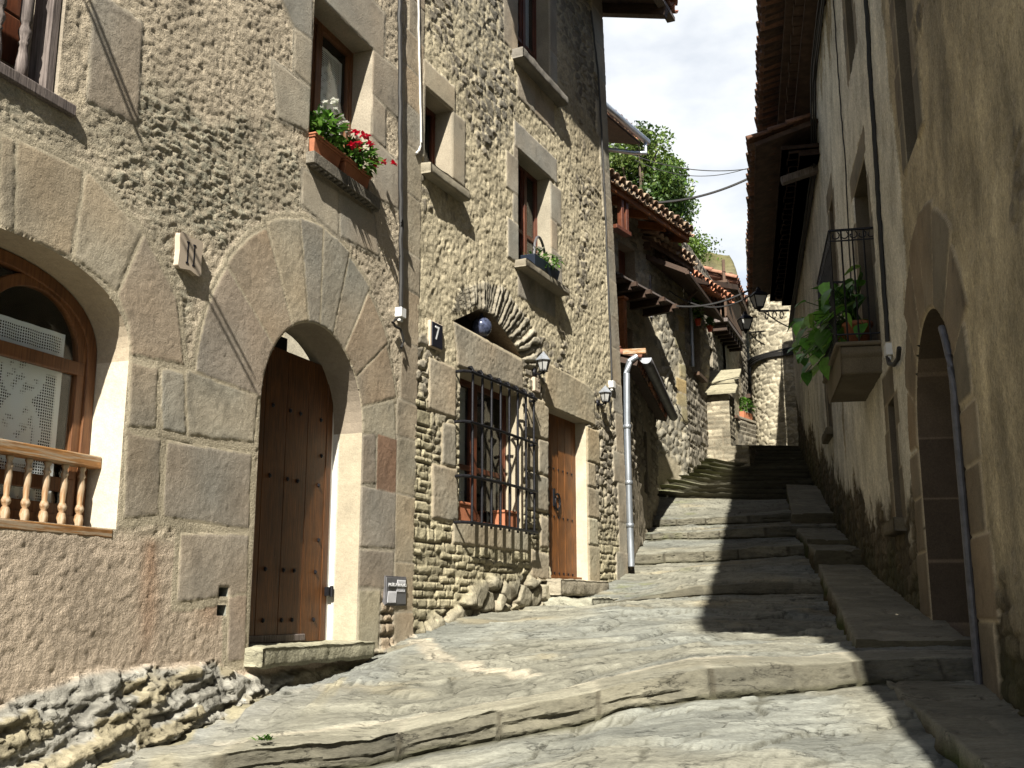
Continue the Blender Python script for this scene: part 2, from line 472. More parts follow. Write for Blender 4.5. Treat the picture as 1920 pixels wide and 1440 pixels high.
# ------------------------------------------------------------------ polygons in a facade
def rect(s0, s1, z0, z1): return [(s0, z0), (s1, z0), (s1, z1), (s0, z1)]
def inside(P, poly):
    x, y = P[:, 0], P[:, 1]; r = np.zeros(len(P), bool); n = len(poly)
    for i in range(n):
        x0, y0 = poly[i]; x1, y1 = poly[(i + 1) % n]
        if y0 == y1: continue
        c = ((y0 > y) != (y1 > y)) & (x < (x1 - x0) * (y - y0) / (y1 - y0) + x0)
        r ^= c
    return r
def sdist(P, poly):
    """positive inside; also the nearest boundary point"""
    best = np.full(len(P), 1e9); near = np.zeros_like(P); n = len(poly)
    for i in range(n):
        a = np.array(poly[i], float); b = np.array(poly[(i + 1) % n], float); d = b - a
        L2 = d @ d
        if L2 < 1e-12: continue
        t = np.clip(((P - a) @ d) / L2, 0, 1)
        q = a + t[:, None] * d; dd = np.hypot(*(P - q).T)
        m = dd < best; best = np.where(m, dd, best); near[m] = q[m]
    return np.where(inside(P, poly), best, -best), near
def bboxmask(P, poly, pad):
    p = np.array(poly)
    return (P[:, 0] > p[:, 0].min() - pad) & (P[:, 0] < p[:, 0].max() + pad) & (P[:, 1] > p[:, 1].min() - pad) & (P[:, 1] < p[:, 1].max() + pad)
def polymask(P, poly, soft, seed, wob=.15, fr=2.5):
    m = np.zeros(len(P)); i = np.where(bboxmask(P, poly, wob + soft + .05))[0]
    if len(i):
        d, _ = sdist(P[i], poly)
        d = d + wob * fbm(P[i, 0] * fr, P[i, 1] * fr, seed, 5, .6)
        m[i] = sstep(-soft, soft, d)
    return m
ASH = [(.45, .395, .30), (.50, .435, .32), (.39, .35, .275), (.43, .37, .285), (.48, .395, .29), (.41, .385, .315), (.46, .385, .30)]
class Paint:
    def __init__(p, P):
        p.P = P; k = len(P); p.n = np.zeros(k); p.col = np.zeros((k, 3)); p.reg = np.zeros(k, int)
    def over(p, m, n, col):
        p.n = p.n * (1 - m) + n * m
        p.col = lerp(p.col, col, m)
    def blocks(p, polys, reg=1, proud=.016, seed=1, cols=ASH, mortar=(.44, .39, .30), joint=.010, fine=1.0, rnd=.009, tint=(1, 1, 1), drop=.0035):
        rs = random.Random(seed)
        for k, poly in enumerate(polys):
            c = np.array(poly[-1]) if isinstance(poly[-1], str) else None
            base = np.array(rs.choice(cols)) * (1 + .13 * (rs.random() - .5)) * np.array(tint)
            pr = proud + min(.007, proud * .5) * (rs.random() - .5)
            i = np.where(bboxmask(p.P, poly, .05))[0]
            if not len(i): continue
            Q = p.P[i]
            d, _ = sdist(Q, poly)
            d = d + .007 * fbm(Q[:, 0] * 9, Q[:, 1] * 9, seed + k, 3)
            inn = d > 0
            j = i[inn]; dj = d[inn]; Qj = Q[inn]
            rough = .0022 * fine * fbm(Qj[:, 0] * 12, Qj[:, 1] * 14, seed + 3 * k, 5, .65) + .0022 * fine * fbm(Qj[:, 0] * 60, Qj[:, 1] * 60, seed + k, 2)
            prof = sstep(0, rnd, dj)
            p.n[j] = (pr - drop) * (1 - prof) + (pr + rough) * prof
            tone = 1 + .26 * fbm(Qj[:, 0] * 2.4, Qj[:, 1] * 2.4, seed + 7 * k, 5, .6) - .25 * sstep(.35, .6, fbm(Qj[:, 0] * 5, Qj[:, 1] * 3.4, seed + 9 * k, 4, .6))
            warm = fbm(Qj[:, 0] * 1.3, Qj[:, 1] * 1.3, seed + 5 * k + 2, 3)[:, None] * np.array([.12, 0, -.12])
            cc = base[None, :] * tone[:, None] * (1 + warm)
            p.col[j] = lerp(np.array(mortar), cc, sstep(min(joint, .010) * .35, min(joint, .010) * .9, dj))
            p.reg[j] = reg
            out = (~inn) & (d > -joint)
            j = i[out]; j = j[p.reg[j] != reg]
            p.n[j] = np.clip(p.n[j] * .3 + (pr - drop) * .7, pr - drop * 2.2, pr - drop * .5); p.col[j] = np.array(mortar)
def grid_lines(a, b, step, extra):
    g = list(np.linspace(a, b, max(2, int(round((b - a) / step)) + 1)))
    ex = [e for e in extra if a < e < b]
    g = [v for v in g if all(abs(v - e) > step * .45 for e in ex)] + ex
    return np.array(sorted(g))
def relief(F, s0, s1, z0, z1, step, openings, painter, parts, parent, stepz=None):
    """wall face as a fine relief; openings are cut out and their outline is followed exactly"""
    es = [s for o in openings for s, _ in o]; ez = [z for o in openings for _, z in o]
    def axis_vals(o, k):
        vals = []
        for i in range(len(o)):
            if abs(o[i][k] - o[(i + 1) % len(o)][k]) < 1e-6: vals.append(o[i][k])
        return vals
    S = grid_lines(s0, s1, step, sorted(set(round(v, 4) for o in openings for v in axis_vals(o, 0))))
    Z = grid_lines(z0, z1, stepz or step, sorted(set(round(v, 4) for o in openings for v in axis_vals(o, 1))))
    ns, nzz = len(S), len(Z)
    P = np.stack(np.meshgrid(S, Z), -1).reshape(-1, 2)
    edge = np.zeros(len(P), bool)
    for o in openings:
        i = np.where(bboxmask(P, o, step * 2))[0]
        d, near = sdist(P[i], o)
        m = np.abs(d) < step * .62
        P[i[m]] = near[m]; edge[i[m]] = True
    pt = painter(P)
    pt.n[edge] = 0.0
    V = F.W(P[:, 0], P[:, 1], pt.n)
    a = (np.arange(nzz - 1)[:, None] * ns + np.arange(ns - 1)[None, :]).ravel()
    Fq = np.stack([a, a + 1, a + ns + 1, a + ns], -1)
    if F.side < 0: Fq = Fq[:, ::-1]
    cen = P[Fq].mean(1)
    keep = np.ones(len(Fq), bool)
    for o in openings:
        i = np.where(bboxmask(cen, o, .05))[0]
        keep[i[inside(cen[i], o)]] = False
    Fq = Fq[keep]
    fr = pt.reg[Fq].max(1)
    outs = {}
    for r, (nm, mat) in parts.items():
        f = Fq[fr == r]
        if not len(f): continue
        u, inv = np.unique(f, return_inverse=True)
        outs[nm] = mesh_np(nm.strip(), V[u], inv.reshape(-1, 4), M[mat], parent, pt.col[u])
    return outs
def reveal(F, poly, depth, parent, name='reveal', mat='reveal', col=(.42, .37, .30), closed=True, n0=0.0, skip=(), cols=None, inner=None, bands=None):
    """jambs, soffit and sill of an opening as strips going back from its outline"""
    V = []; Fc = []; Cc = []
    n = len(poly); nd = max(3, int(depth / .03)); zst = .014 if bands else .035
    for i in range(n):
        if i in skip: continue
        (x0, y0), (x1, y1) = poly[i], poly[(i + 1) % n]
        L = math.hypot(x1 - x0, y1 - y0); k = max(1, int(L / zst))
        base = len(V)
        c = np.array(cols[i] if cols and i in cols else col)
        for a in range(k + 1):
            t = a / k
            for b_ in range(nd + 1):
                d = depth * b_ / nd
                s = x0 + (x1 - x0) * t; z = y0 + (y1 - y0) * t
                wob = .004 * math.sin(17 * (s + z) + 9 * d) * (0 if b_ == 0 else 1)
                V.append(F.w(s, z, n0 - d))
                sh = 1 + .18 * (float(vnoise(s * 5 + 40, z * 5 + d * 7, 5)) - .5)
                if bands:
                    zb_q = (z + .13) / bands; bi = math.floor(zb_q); fz_q = zb_q - bi
                    sh *= .62 + .7 * float(_h(np.array([bi]), np.array([i // 9]), 9)[0])
                    if min(fz_q, 1 - fz_q) * bands < .012: sh = 1.45
                Cc.append((np.array(inner[1]) if inner and d > inner[0] and i == 1 else c) * sh)
        for a in range(k):
            for b_ in range(nd):
                q = base + a * (nd + 1) + b_
                Fc.append((q, q + 1, q + nd + 2, q + nd + 1) if F.side > 0 else (q, q + nd + 1, q + nd + 2, q + 1))
    return mesh_np(name, V, Fc, M[mat], parent, np.array(Cc), smooth=False)

# ================================================================== house 11 (left, nearest)
def wedge(sc, zs, r0, r1, a0, a1, k=7):
    A = [math.radians(a0 + (a1 - a0) * i / k) for i in range(k + 1)]
    return [(sc + r0 * math.cos(a), zs + r0 * math.sin(a)) for a in A] + [(sc + r1 * math.cos(a), zs + r1 * math.sin(a)) for a in A[::-1]]
def arch_poly(s0, s1, zb, zs, k=22, ex=2.0, rise=None):
    c = (s0 + s1) / 2; r = (s1 - s0) / 2; rise = rise or r
    P = [(s0, zb), (s1, zb)]
    for i in range(k + 1):
        a = math.pi * i / k
        ca, sa = math.cos(a), math.sin(a)
        P.append((c + r * math.copysign(abs(ca) ** (2 / ex), ca), zs + rise * abs(sa) ** (2 / ex)))
    return P

houseA = thing('stone_house', 'nearest house on the left with two big stone arches and tile number 11', 'house', (FA.w(-2.5, -.4)[0], FA.w(-2.5, -.4)[1], -.4))
A_DOOR = arch_poly(-2.56, -1.05, -.27, 1.46, 26)
A_ARCH = arch_poly(-5.78, -3.95, .45, 1.46, 26, 2.35, .49)
A_WIN = rect(-2.07, -1.06, 3.58, 5.02)
A_UPL = rect(-6.3, -4.69, 2.83, 6.0)
A_VENT1 = rect(-2.93, -2.83, .075, .135)
A_VENT2 = rect(-2.94, -2.84, -.05, .02)
ab = []
# door voussoirs
sc, zs = -1.805, 1.46
cuts = [0, 17, 37, 58, 74, 90, 103, 121, 145, 178]
ro = [1.37, 1.42, 1.47, 1.53, 1.57, 1.58, 1.57, 1.53, 1.52]
for i in range(9):
    ab.append(wedge(sc, zs, .755, ro[i], cuts[i] + .25, cuts[i + 1] - .25))
cols_r = []
# jamb stones, left then right
ab += [FA.pts(l) for l in (
    [(345, 692), (482, 742), (474, 830), (352, 815)], [(312, 826), (470, 852), (466, 992), (305, 968)],
    [(338, 1000), (466, 1002), (462, 1112), (330, 1130)], [(427, 1118), (462, 1114), (458, 1240), (425, 1240)],
    [(236, 808), (300, 824), (296, 965), (230, 972)], [(244, 672), (294, 688), (290, 802), (238, 800)], [(300, 690), (344, 698), (346, 812), (302, 806)])]
jr = [FA.pts(l) for l in (
    [(676, 815), (703, 812), (703, 906), (674, 906)], [(706, 812), (748, 826), (748, 926), (704, 918)],
    [(674, 910), (766, 932), (766, 1030), (672, 1024)], [(672, 1030), (738, 1034), (736, 1104), (670, 1100)],
    [(670, 1106), (712, 1106), (708, 1216), (668, 1216)])]
jr = [[(max(s, -1.05), z) for s, z in p] for p in jr]
jl = [[(min(s, -2.56), z) if s > -2.75 else (s, z) for s, z in p] for p in ab[9:13]]
ab[9:13] = jl
# window voussoirs
av = [FA.pts(l) for l in (
    [(0, 252), (26, 262), (24, 440), (0, 434)], [(30, 262), (155, 318), (131, 480), (29, 444)],
    [(160, 320), (264, 436), (216, 546), (137, 482)], [(269, 440), (330, 560), (343, 684), (244, 664), (238, 602), (220, 553)])]
av.append([(-5.8, 2.05), (-5.02, 1.95), (-5.05, 2.44), (-5.8, 2.75)])
# upper window surround and the great ashlars under it
aw = [FA.pts([(480 + x / 3, y / 3) for x, y in l]) for l in (
    [(88, 340), (314, 505), (314, 756), (118, 662)], [(213, 160), (314, 232), (314, 494), (213, 402)], [(120, -60), (314, -20), (314, 225), (213, 152)],
    [(642, 268), (800, 402), (800, 668), (646, 520)], [(648, 528), (726, 610), (726, 832), (648, 762)], [(648, 772), (800, 920), (800, 1176), (680, 1112), (660, 1040)],
    [(258, 950), (458, 1078), (460, 1332), (252, 1152)], [(466, 1088), (660, 1200), (690, 1440), (470, 1330)])]
aw.append([(-2.25, 5.03), (-.85, 5.03), (-.85, 5.5), (-2.25, 5.5)])
aup = [FA.pts([(x / 3, y / 3) for x, y in [(522, -60), (800, 130), (772, 702), (488, 568)]])]
aup[0] = [(max(s, -4.685), z) for s, z in aup[0]]
# corner quoins
rq = random.Random(5); aq = []; zq = -.55
while zq < 8:
    hq = rq.uniform(.34, .62); wq = rq.choice([.36, .42, .40]); aq.append(rect(-wq, -.004, zq + .003, zq + hq - .003)); zq += hq
RUB_A = FA.pts([(60, 190), (150, 215), (250, 150), (340, 190), (430, 215), (540, 270), (575, 320), (556, 385), (500, 385), (430, 420), (385, 490), (350, 600), (325, 560), (265, 420), (150, 305), (0, 250), (0, 170)])
zb_s = [FA.px(x, y) for x, y in [(0, 1330), (60, 1300), (130, 1272), (250, 1258), (330, 1238), (400, 1236), (455, 1268), (480, 1262), (670, 1235), (690, 1222), (775, 1192)]]
def paintA(P):
    p = Paint(P); s, z = P[:, 0], P[:, 1]
    base = .006 * fbm(s * 3, z * 3, 1, 4) + .003 * fbm(s * 14, z * 18, 2, 4, .65) + .006 * fbm(s * 30, z * 40, 3, 2)
    pit = np.maximum(0, fbm(s * 24, z * 30, 9, 3, .7) - .16)
    p.n = base - .012 * pit
    tone = (1 + .2 * fbm(s * 1.6, z * 1.6, 4, 5))[:, None]
    p.col = np.array([.61, .52, .385]) * tone
    # exposed rubble between the arches
    th = -.12
    u = s * math.cos(th) - z * math.sin(th); v = s * math.sin(th) + z * math.cos(th)
    ed, cid = stones(u, v, .075, .15, 21)
    st = sstep(.002, .02, ed)
    rock = np.array([.41, .385, .29]) * (0.75 + .5 * cid)[:, None]
    fk = 2.4 * fbm(u * 3.2, v * 14, 24, 4, .55) + .4 * fbm(u * 11, v * 24, 25, 3); fl_ = fk - np.floor(fk)
    rn = -.006 + .015 * (1 - fl_) * sstep(0, .10, fl_) + .005 * cid * st + .006 * fbm(s * 20, z * 34, 23, 3)
    st = st * sstep(.05, .3, fl_)
    m = polymask(P, RUB_A, .10, 31, .30, 3.0) * .95
    gap = sstep(-.20, .30, fbm(s * 2.3, z * 2.3, 33, 4))         # mortar still covers much of it
    rc = lerp(np.array([.54, .47, .345]), rock, st * (1 - .65 * gap))
    p.over(m, rn * (1 - .5 * gap) + .5 * gap * base, rc)
    # lower pink render with trowel strokes
    mp_ = (1 - sstep(.36, .46, z + .05 * fbm(s * 4, z * 4, 41, 3)))
    t2 = .9
    uu = s * math.cos(t2) - z * math.sin(t2); vv = s * math.sin(t2) + z * math.cos(t2)
    nn = .004 * fbm(uu * 4, vv * 18, 43, 4, .65) + .003 * fbm(s * 11, z * 18, 44, 4) + .006 * fbm(s * 2, z * 2, 45, 3) + .0045 * fbm(s * 34, z * 36, 46, 2)
    red = np.exp(-((s + 3.62) / .09) ** 2) * sstep(-.55, .1, z) * .8 * (0.5 + fbm(s * 6, z * 3, 47, 3)) + .6 * np.exp(-((s + 3.02) / .14) ** 2 - ((z - .02) / .14) ** 2)
    pc = lerp(np.array([.60, .49, .37]) * (1 + .18 * fbm(s * 2, z * 2, 48, 5))[:, None], np.array([.43, .27, .17]), np.clip(red, 0, .75))
    p.over(mp_, nn, pc)
    # patches: rough stones near the right foot
    m2 = polymask(P, FA.pts([(690, 1130), (775, 1120), (800, 1220), (690, 1225)]), .05, 51, .12)
    ed2, c2 = courses(s, z, .12, .18, 52)
    s2 = sstep(.0, .03, ed2)
    p.over(m2, -.03 + .05 * s2, lerp(np.array([.36, .30, .22]), np.array([.34, .27, .19]) * (.8 + .5 * c2)[:, None], s2))
    # white mortar smear at the corner of the arch window
    p.over(polymask(P, FA.pts([(205, 985), (218, 860), (236, 860), (228, 985), (212, 1016)]), .01, 53, .03, 8), base * .3, np.array([.62, .54, .41]))
    p.over(polymask(P, FA.pts([(112, 175), (150, 170), (160, 190), (145, 212), (115, 195)]), .008, 54, .03, 8), base * .3, np.array([.75, .64, .46]))
    p.blocks(ab[:9], 1, .009, 3, joint=.05, mortar=(.54, .47, .34))
    p.blocks(ab[9:], 1, .008, 4, tint=(1, 1, 1.02), joint=.06, mortar=(.54, .47, .34))
    p.blocks(jr[:1] + jr[2:], 1, .008, 5, joint=.03, cols=[(.46, .42, .31), (.44, .375, .27), (.42, .35, .27)])
    p.blocks(jr[1:2], 1, .008, 6, joint=.03, cols=[(.34, .22, .15)])
    p.blocks(av, 2, .009, 8, tint=(1.0, .97, .95), joint=.06, mortar=(.54, .47, .34))
    p.blocks(aw, 3, .008, 11, joint=.025, cols=[(.47, .415, .33), (.49, .43, .33)], fine=.5)
    p.blocks(aup, 6, .008, 12, cols=[(.40, .345, .27)], fine=1.2)
    p.blocks(aq, 4, .010, 13, cols=[(.46, .39, .28), (.48, .40, .29), (.42, .355, .265)])
    # the living rock the house stands on
    o = np.argsort([a for a, _ in zb_s]); zs_ = np.interp(s, np.array([a for a, _ in zb_s])[o], np.array([b for _, b in zb_s])[o])
    dpt = zs_ + .05 * fbm(s * 3, s * 0 + 2, 61, 4) - z
    mr = sstep(-.015, .03, dpt)
    wv = z * 13 - s * 2.4 + .9 * fbm(s * 1.1, z * 1.8, 62, 5, .6)
    fl = wv - np.floor(wv); lay = _h(np.floor(wv), np.floor(s * 1.6 + 3 * _h(np.floor(wv), np.floor(wv) * 0, 64)), 63)
    w2 = z * 40 - s * 7 + 1.6 * fbm(s * 2.6, z * 4.5, 65, 5, .6); f2 = w2 - np.floor(w2)
    vf = voro(s * 2.4 + .3 * fbm(s * 3, z * 3, 75, 3), (z - .18 * s) * 8 + .5 * fbm(s * 2, z * 4, 76, 3), 71); vf2 = voro(s * 6 + .3 * fbm(s * 5, z * 5, 77, 3), (z - .18 * s) * 22, 73)
    rn = .02 + .30 * np.clip(dpt, 0, 1.2) + .028 * lay * sstep(0, .1, fl) - .006 * (1 - sstep(0, .25, f2)) + .05 * (vf[2] - .5) + .05 * (vf2[2] - .5) - .018 * (1 - sstep(0, .06, vf[1])) + .012 * fbm(s * 8, z * 14, 66, 5)
    vdark = sstep(.10, .0, vf[1])
    oc = sstep(.52, .66, lay + .25 * fbm(s * 2, z * 6, 67, 3))
    rc = lerp(np.array([.36, .345, .295]), np.array([.37, .325, .22]), oc) * (1 + .3 * fbm(s * 3, z * 9, 68, 5) + .25 * (vf2[2] - .5) - .5 * vdark)[:, None]
    p.over(mr, rn, rc)
    p.reg[mr > .5] = 5
    return p
relief(FA, -6.4, .0, -1.5, 7.6, .0145, [A_DOOR, A_ARCH, A_WIN, A_UPL, A_VENT1, A_VENT2], paintA,
       {0: ('wall', 'stucco'), 1: ('door_arch', 'ashlar'), 2: ('window_arch', 'ashlar'), 3: ('window_surround', 'ashlar'), 4: ('corner_quoins', 'ashlar'), 5: ('rock_footing', 'slate'), 6: ('balcony_surround', 'ashlar')}, houseA, .0135)
reveal(FA, A_DOOR, .36, houseA, 'door_reveal', col=(.30, .25, .19), skip=(0,), cols={1: (.46, .40, .29)}, inner=(.235, (.74, .71, .65)))
reveal(FA, A_ARCH, .30, houseA, 'arch_reveal', col=(.46, .385, .28), cols={1: (.66, .58, .45)})
reveal(FA, A_WIN, .24, houseA, 'window_reveal', 'ashlar', col=(.40, .35, .27))
reveal(FA, A_UPL, .30, houseA, 'balcony_reveal', 'ashlar', col=(.36, .31, .24))
for vv in (A_VENT1, A_VENT2):
    v = reveal(FA, vv, .12, houseA, 'vent_hole', 'ashlar', col=(.30, .30, .25))
mb = MB(); mb.fbox(FA, -2.97, -2.80, -.09, .17, -.13, -.121); mb.build('vent_back', M['dark'], houseA)

def curtain_grid(F, s0, s1, z0, z1, n, name, mat, parent, motif, folds=.006, scale_uv=1.0, border=.04):
    k, l = 40, 60
    S = np.linspace(s0, s1, k); Z = np.linspace(z0, z1, l); g = np.stack(np.meshgrid(S, Z), -1).reshape(-1, 2)
    V = F.W(g[:, 0], g[:, 1], n + folds * np.sin((g[:, 0] - s0) * 38) * (0.4 + .6 * (z1 - g[:, 1]) / (z1 - z0)))
    a = (np.arange(l - 1)[:, None] * k + np.arange(k - 1)[None, :]).ravel()
    f = np.stack([a, a + 1, a + k + 1, a + k], -1)
    op = np.ones(len(g))
    e = np.minimum(np.minimum(g[:, 0] - s0, s1 - g[:, 0]), np.minimum(g[:, 1] - z0, z1 - g[:, 1]))
    op[e < border] = 0
    for (cs, cz, rs, rz) in motif:
        rr = ((g[:, 0] - cs) / rs) ** 2 + ((g[:, 1] - cz) / rz) ** 2
        op[rr < 1] = 0
        op[(rr < .55) & (fbm(g[:, 0] * 22, g[:, 1] * 22, 71, 3) > .12)] = .75
    return mesh_np(name, V, f, M[mat], parent, np.repeat(op[:, None], 3, 1), True, uv=g * scale_uv)
# --- arched window with lace curtains
wA = thing_parent = houseA
wf = MB()
n0, n1 = -0.300, -.33
s0, s1, zb, zs_w = -5.78, -3.95, .45, 1.46
def arch_band(mb, F, s0, s1, zb, zs, rise, ex, w, n0, n1):
    o = arch_poly(s0, s1, zb, zs, 26, ex, rise); i = arch_poly(s0 + w, s1 - w, zb + w, zs, 26, ex, rise - w)
    m = len(o)
    vs = [F.w(a, b, n1) for a, b in o] + [F.w(a, b, n1) for a, b in i] + [F.w(a, b, n0) for a, b in i] + [F.w(a, b, n0) for a, b in o]
    fs = []
    for k in range(m):
        l = (k + 1) % m
        fs += [(k, l, m + l, m + k), (m + k, m + l, 2 * m + l, 2 * m + k), (3 * m + k, 3 * m + l, l, k)]
    mb.add(vs, fs)
arch_band(wf, FA, s0, s1 - .005, zb, zs_w, .485, 2.35, .075, -0.300, -0.235)
winA = wf.build('arched_window', M['framelt'], houseA, bevel=.006)
tag(winA, 'arched brown window with white lace curtains behind a turned wooden rail')
sf = MB(); arch_band(sf, FA, -4.88, s1 - .075, zb + .07, zs_w, .41, 2.0, .07, -0.295, -0.250)
sf.fbox(FA, -4.85, s1 - .09, 1.36, 1.44, -0.290, -0.245)
sf.fbox(FA, -4.93, -4.85, .5, 1.93, -0.290, -0.238)
sf.fbox(FA, -4.85, s1 - .09, .66, .74, -0.290, -0.247)
sf.build('window_sash', M['framelt'], winA, bevel=.005)
mb = MB(); mb.fbox(FA, -5.7, -4.03, .5, 1.93, -0.278, -0.272); mb.build('window_pane', M['glass'], winA)
mot = [(-4.44, .98, .16, .20), (-4.44, 1.30, .16, .15), (-4.44, .62, .16, .15)]
curtain_grid(FA, -4.80, -4.15, .52, 1.37, -0.310, 'lace_curtain', 'lace', winA, mot, scale_uv=.55)
curtain_grid(FA, -4.80, -4.15, 1.45, 1.60, -0.310, 'lace_valance', 'lace', winA, [], scale_uv=.55, border=.03)
curtain_grid(FA, -5.62, -4.95, .52, 1.37, -0.310, 'lace_curtain', 'lace', winA, [(-5.28, .98, .16, .2)], scale_uv=.55)
mb = MB(); n_a = -0.285; pa = arch_poly(s0 + .03, s1 - .03, .48, zs_w, 16, 2.35, .46); m_ = len(pa)
mb.add([FA.w(a, b, n_a) for a, b in pa] + [FA.w(a, b, n_a - 1.3) for a, b in pa], [(i, (i + 1) % m_, m_ + (i + 1) % m_, m_ + i) for i in range(m_)] + [tuple(range(m_, 2 * m_))])
mb.build('room_shade', M['dark'], winA)
# rail with turned balusters
rl = thing('baluster_rail', 'low yellow varnished rail of turned balusters across the arched window', 'railing', FA.w(-4.9, .45, .02))
mb = MB(); mb.fbox(FA, -5.9, -3.953, .808, .882, -.225, -.138); mb.build('handrail', M['rail'], rl, bevel=.008)
mb = MB(); mb.fbox(FA, -5.9, -3.955, .398, .4495, -.22, -.048); mb.fbox(FA, -5.9, -3.975, .395, .4495, -.05, .004); mb.build('bottom_beam', M['rail'], rl, bevel=.008)
prof = [(.020, 0), (.026, .02), (.028, .05), (.022, .075), (.014, .085), (.024, .10), (.028, .115), (.02, .132), (.015, .14), (.019, .20), (.022, .25), (.017, .29), (.024, .30), (.016, .315), (.014, .33), (.022, .345), (.020, .362)]
b0 = None
for i in range(9):
    s = FA.px(150, 935, -.18)[0] - .135 * i
    if b0 is None:
        mb = MB(); mb.lathe(FA.w(s, .450, -.18), prof, 12); b0 = mb.build('baluster', M['baluster'], rl, smooth='all'); sB = s
    else:
        c = b0.copy(); COL.objects.link(c); c.parent = rl
        d = np.array(FA.w(s, 0)) - np.array(FA.w(sB, 0)); c.location = (d[0], d[1], 0)
# --- house door
dm = MB()
for k, (a, b_) in enumerate([(-2.74, -2.42), (-2.415, -2.10), (-2.095, -1.80), (-1.795, -1.48), (-1.475, -1.18)]):
    dm.fbox(FA, a, b_, -.262, 2.02, -.32, -.27)
dm.fbox(FA, -1.178, -1.09, -.262, 2.02, -.325, -.265)
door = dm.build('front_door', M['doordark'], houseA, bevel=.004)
tag(door, 'orange brown boarded door with iron studs, ajar in the shade of the arch')
def studs(F, spots, n, r, parent, name='door_stud'):
    first = None
    for s, z in spots:
        if first is None:
            mb = MB(); mb.lathe(F.w(s, z - r, n), [(.003, -r * .2), (r, r * .35), (r, r * 1.5), (.003, r * 2)], 8)
            first = mb.build(name, M['iron'], parent, smooth=True); p0 = np.array(F.w(s, z, n))
        else:
            c = first.copy(); COL.objects.link(c); c.parent = parent; c.location = tuple(np.array(F.w(s, z, n)) - p0)
studs(FA, [(s, z) for z in (-.09, .29, 1.0, 1.55) for s in (-2.5, -2.4, -2.25, -2.0, -1.75, -1.60, -1.28)] + [(-1.25, .55), (-1.25, 1.25)], -.268, .016, door)
mb = MB(); mb.fbox(FA, -2.5, -1.42, -.255, -.20, -.27, -.25); mb.build('door_kickboard', M['greywood'], door, bevel=.008)
mb = MB(); mb.fbox(FA, -1.13, -1.05, .10, .17, -.265, -.225); mb.tube([FA.w(-1.09, .09, -.22), FA.w(-1.09, .18, -.22)], .014); mb.build('door_latch', M['iron'], door)
mb = MB(); mb.fbox(FA, -1.09, -1.047, -.26, 1.75, -.33, -.275); mb.build('door_jamb', M['whitewash'], houseA)
mb = MB(); mb.prism(FA, arch_poly(-2.5, -1.1, 1.5, 1.52, 16), -.75, -.74); mb.build('porch_back', M['whitewash'], houseA)
mb = MB(); mb.fbox(FA, -2.7, -.9, -.4, 2.4, -.9, -.88); mb.build('door_dark', M['dark'], houseA)
# threshold slab
def rough_slab(F, s0, s1, z0, z1, n0, n1, name, mat, parent, col, seed, amp=.02, step=.03):
    """box whose faces are worn and chipped"""
    bm = __import__('bmesh').new()
    ns, nz_, nn = [max(2, int((b - a) / step)) for a, b in ((s0, s1), (z0, z1), (n0, n1))]
    me = bpy.data.meshes.new(name)
    idx = {}; V = []; Fc = []
    def vid(i, j, k):
        if (i, j, k) not in idx:
            idx[(i, j, k)] = len(V); V.append((s0 + (s1 - s0) * i / ns, z0 + (z1 - z0) * j / nz_, n0 + (n1 - n0) * k / nn))
        return idx[(i, j, k)]
    for i in range(ns):
        for j in range(nz_):
            for k in (0, nn): Fc.append((vid(i, j, k), vid(i + 1, j, k), vid(i + 1, j + 1, k), vid(i, j + 1, k)))
    for i in range(ns):
        for k in range(nn):
            for j in (0, nz_): Fc.append((vid(i, j, k), vid(i + 1, j, k), vid(i + 1, j, k + 1), vid(i, j, k + 1)))
    for j in range(nz_):
        for k in range(nn):
            for i in (0, ns): Fc.append((vid(i, j, k), vid(i, j + 1, k), vid(i, j + 1, k + 1), vid(i, j, k + 1)))
    bm.free(); bpy.data.meshes.remove(me)
    V = np.array(V); s, z, n = V.T
    h = np.array([(s0 + s1) / 2, (z0 + z1) / 2, (n0 + n1) / 2]); e = np.array([s1 - s0, z1 - z0, n1 - n0]) / 2
    q = (V - h) / e
    rr = min(e) * .55
    # round the arrises, then chip
    cl = np.sign(V - h) * np.maximum(np.abs(V - h) - (e - rr), 0)
    ln = np.linalg.norm(cl, axis=1)
    mx_ = np.maximum(np.abs(cl).max(1), 1e-9)
    f = np.where(ln > 0, mx_ / np.maximum(ln, 1e-9), 1)
    f = f * .6 + .4
    V2 = V - cl + cl * f[:, None]
    d = amp * fbm(s * 7 + n * 5, z * 9 + n * 7, seed, 4, .6)
    dirn = cl / np.maximum(ln, 1e-9)[:, None]
    V2 += dirn * d[:, None]
    c = np.array(col) * (1 + .25 * fbm(s * 4 + n * 3, z * 6 + n * 2, seed + 3, 4))[:, None]
    return mesh_np(name, F.W(V2[:, 0], V2[:, 1], V2[:, 2]), Fc, M[mat], parent, c, True)
t = rough_slab(FA, -2.62, -1.0, -.40, -.265, -.45, .16, 'door_step', 'slate', None, (.37, .35, .25), 81)
tag(t, 'thick chipped stone doorstep under the arched open door', 'doorstep')
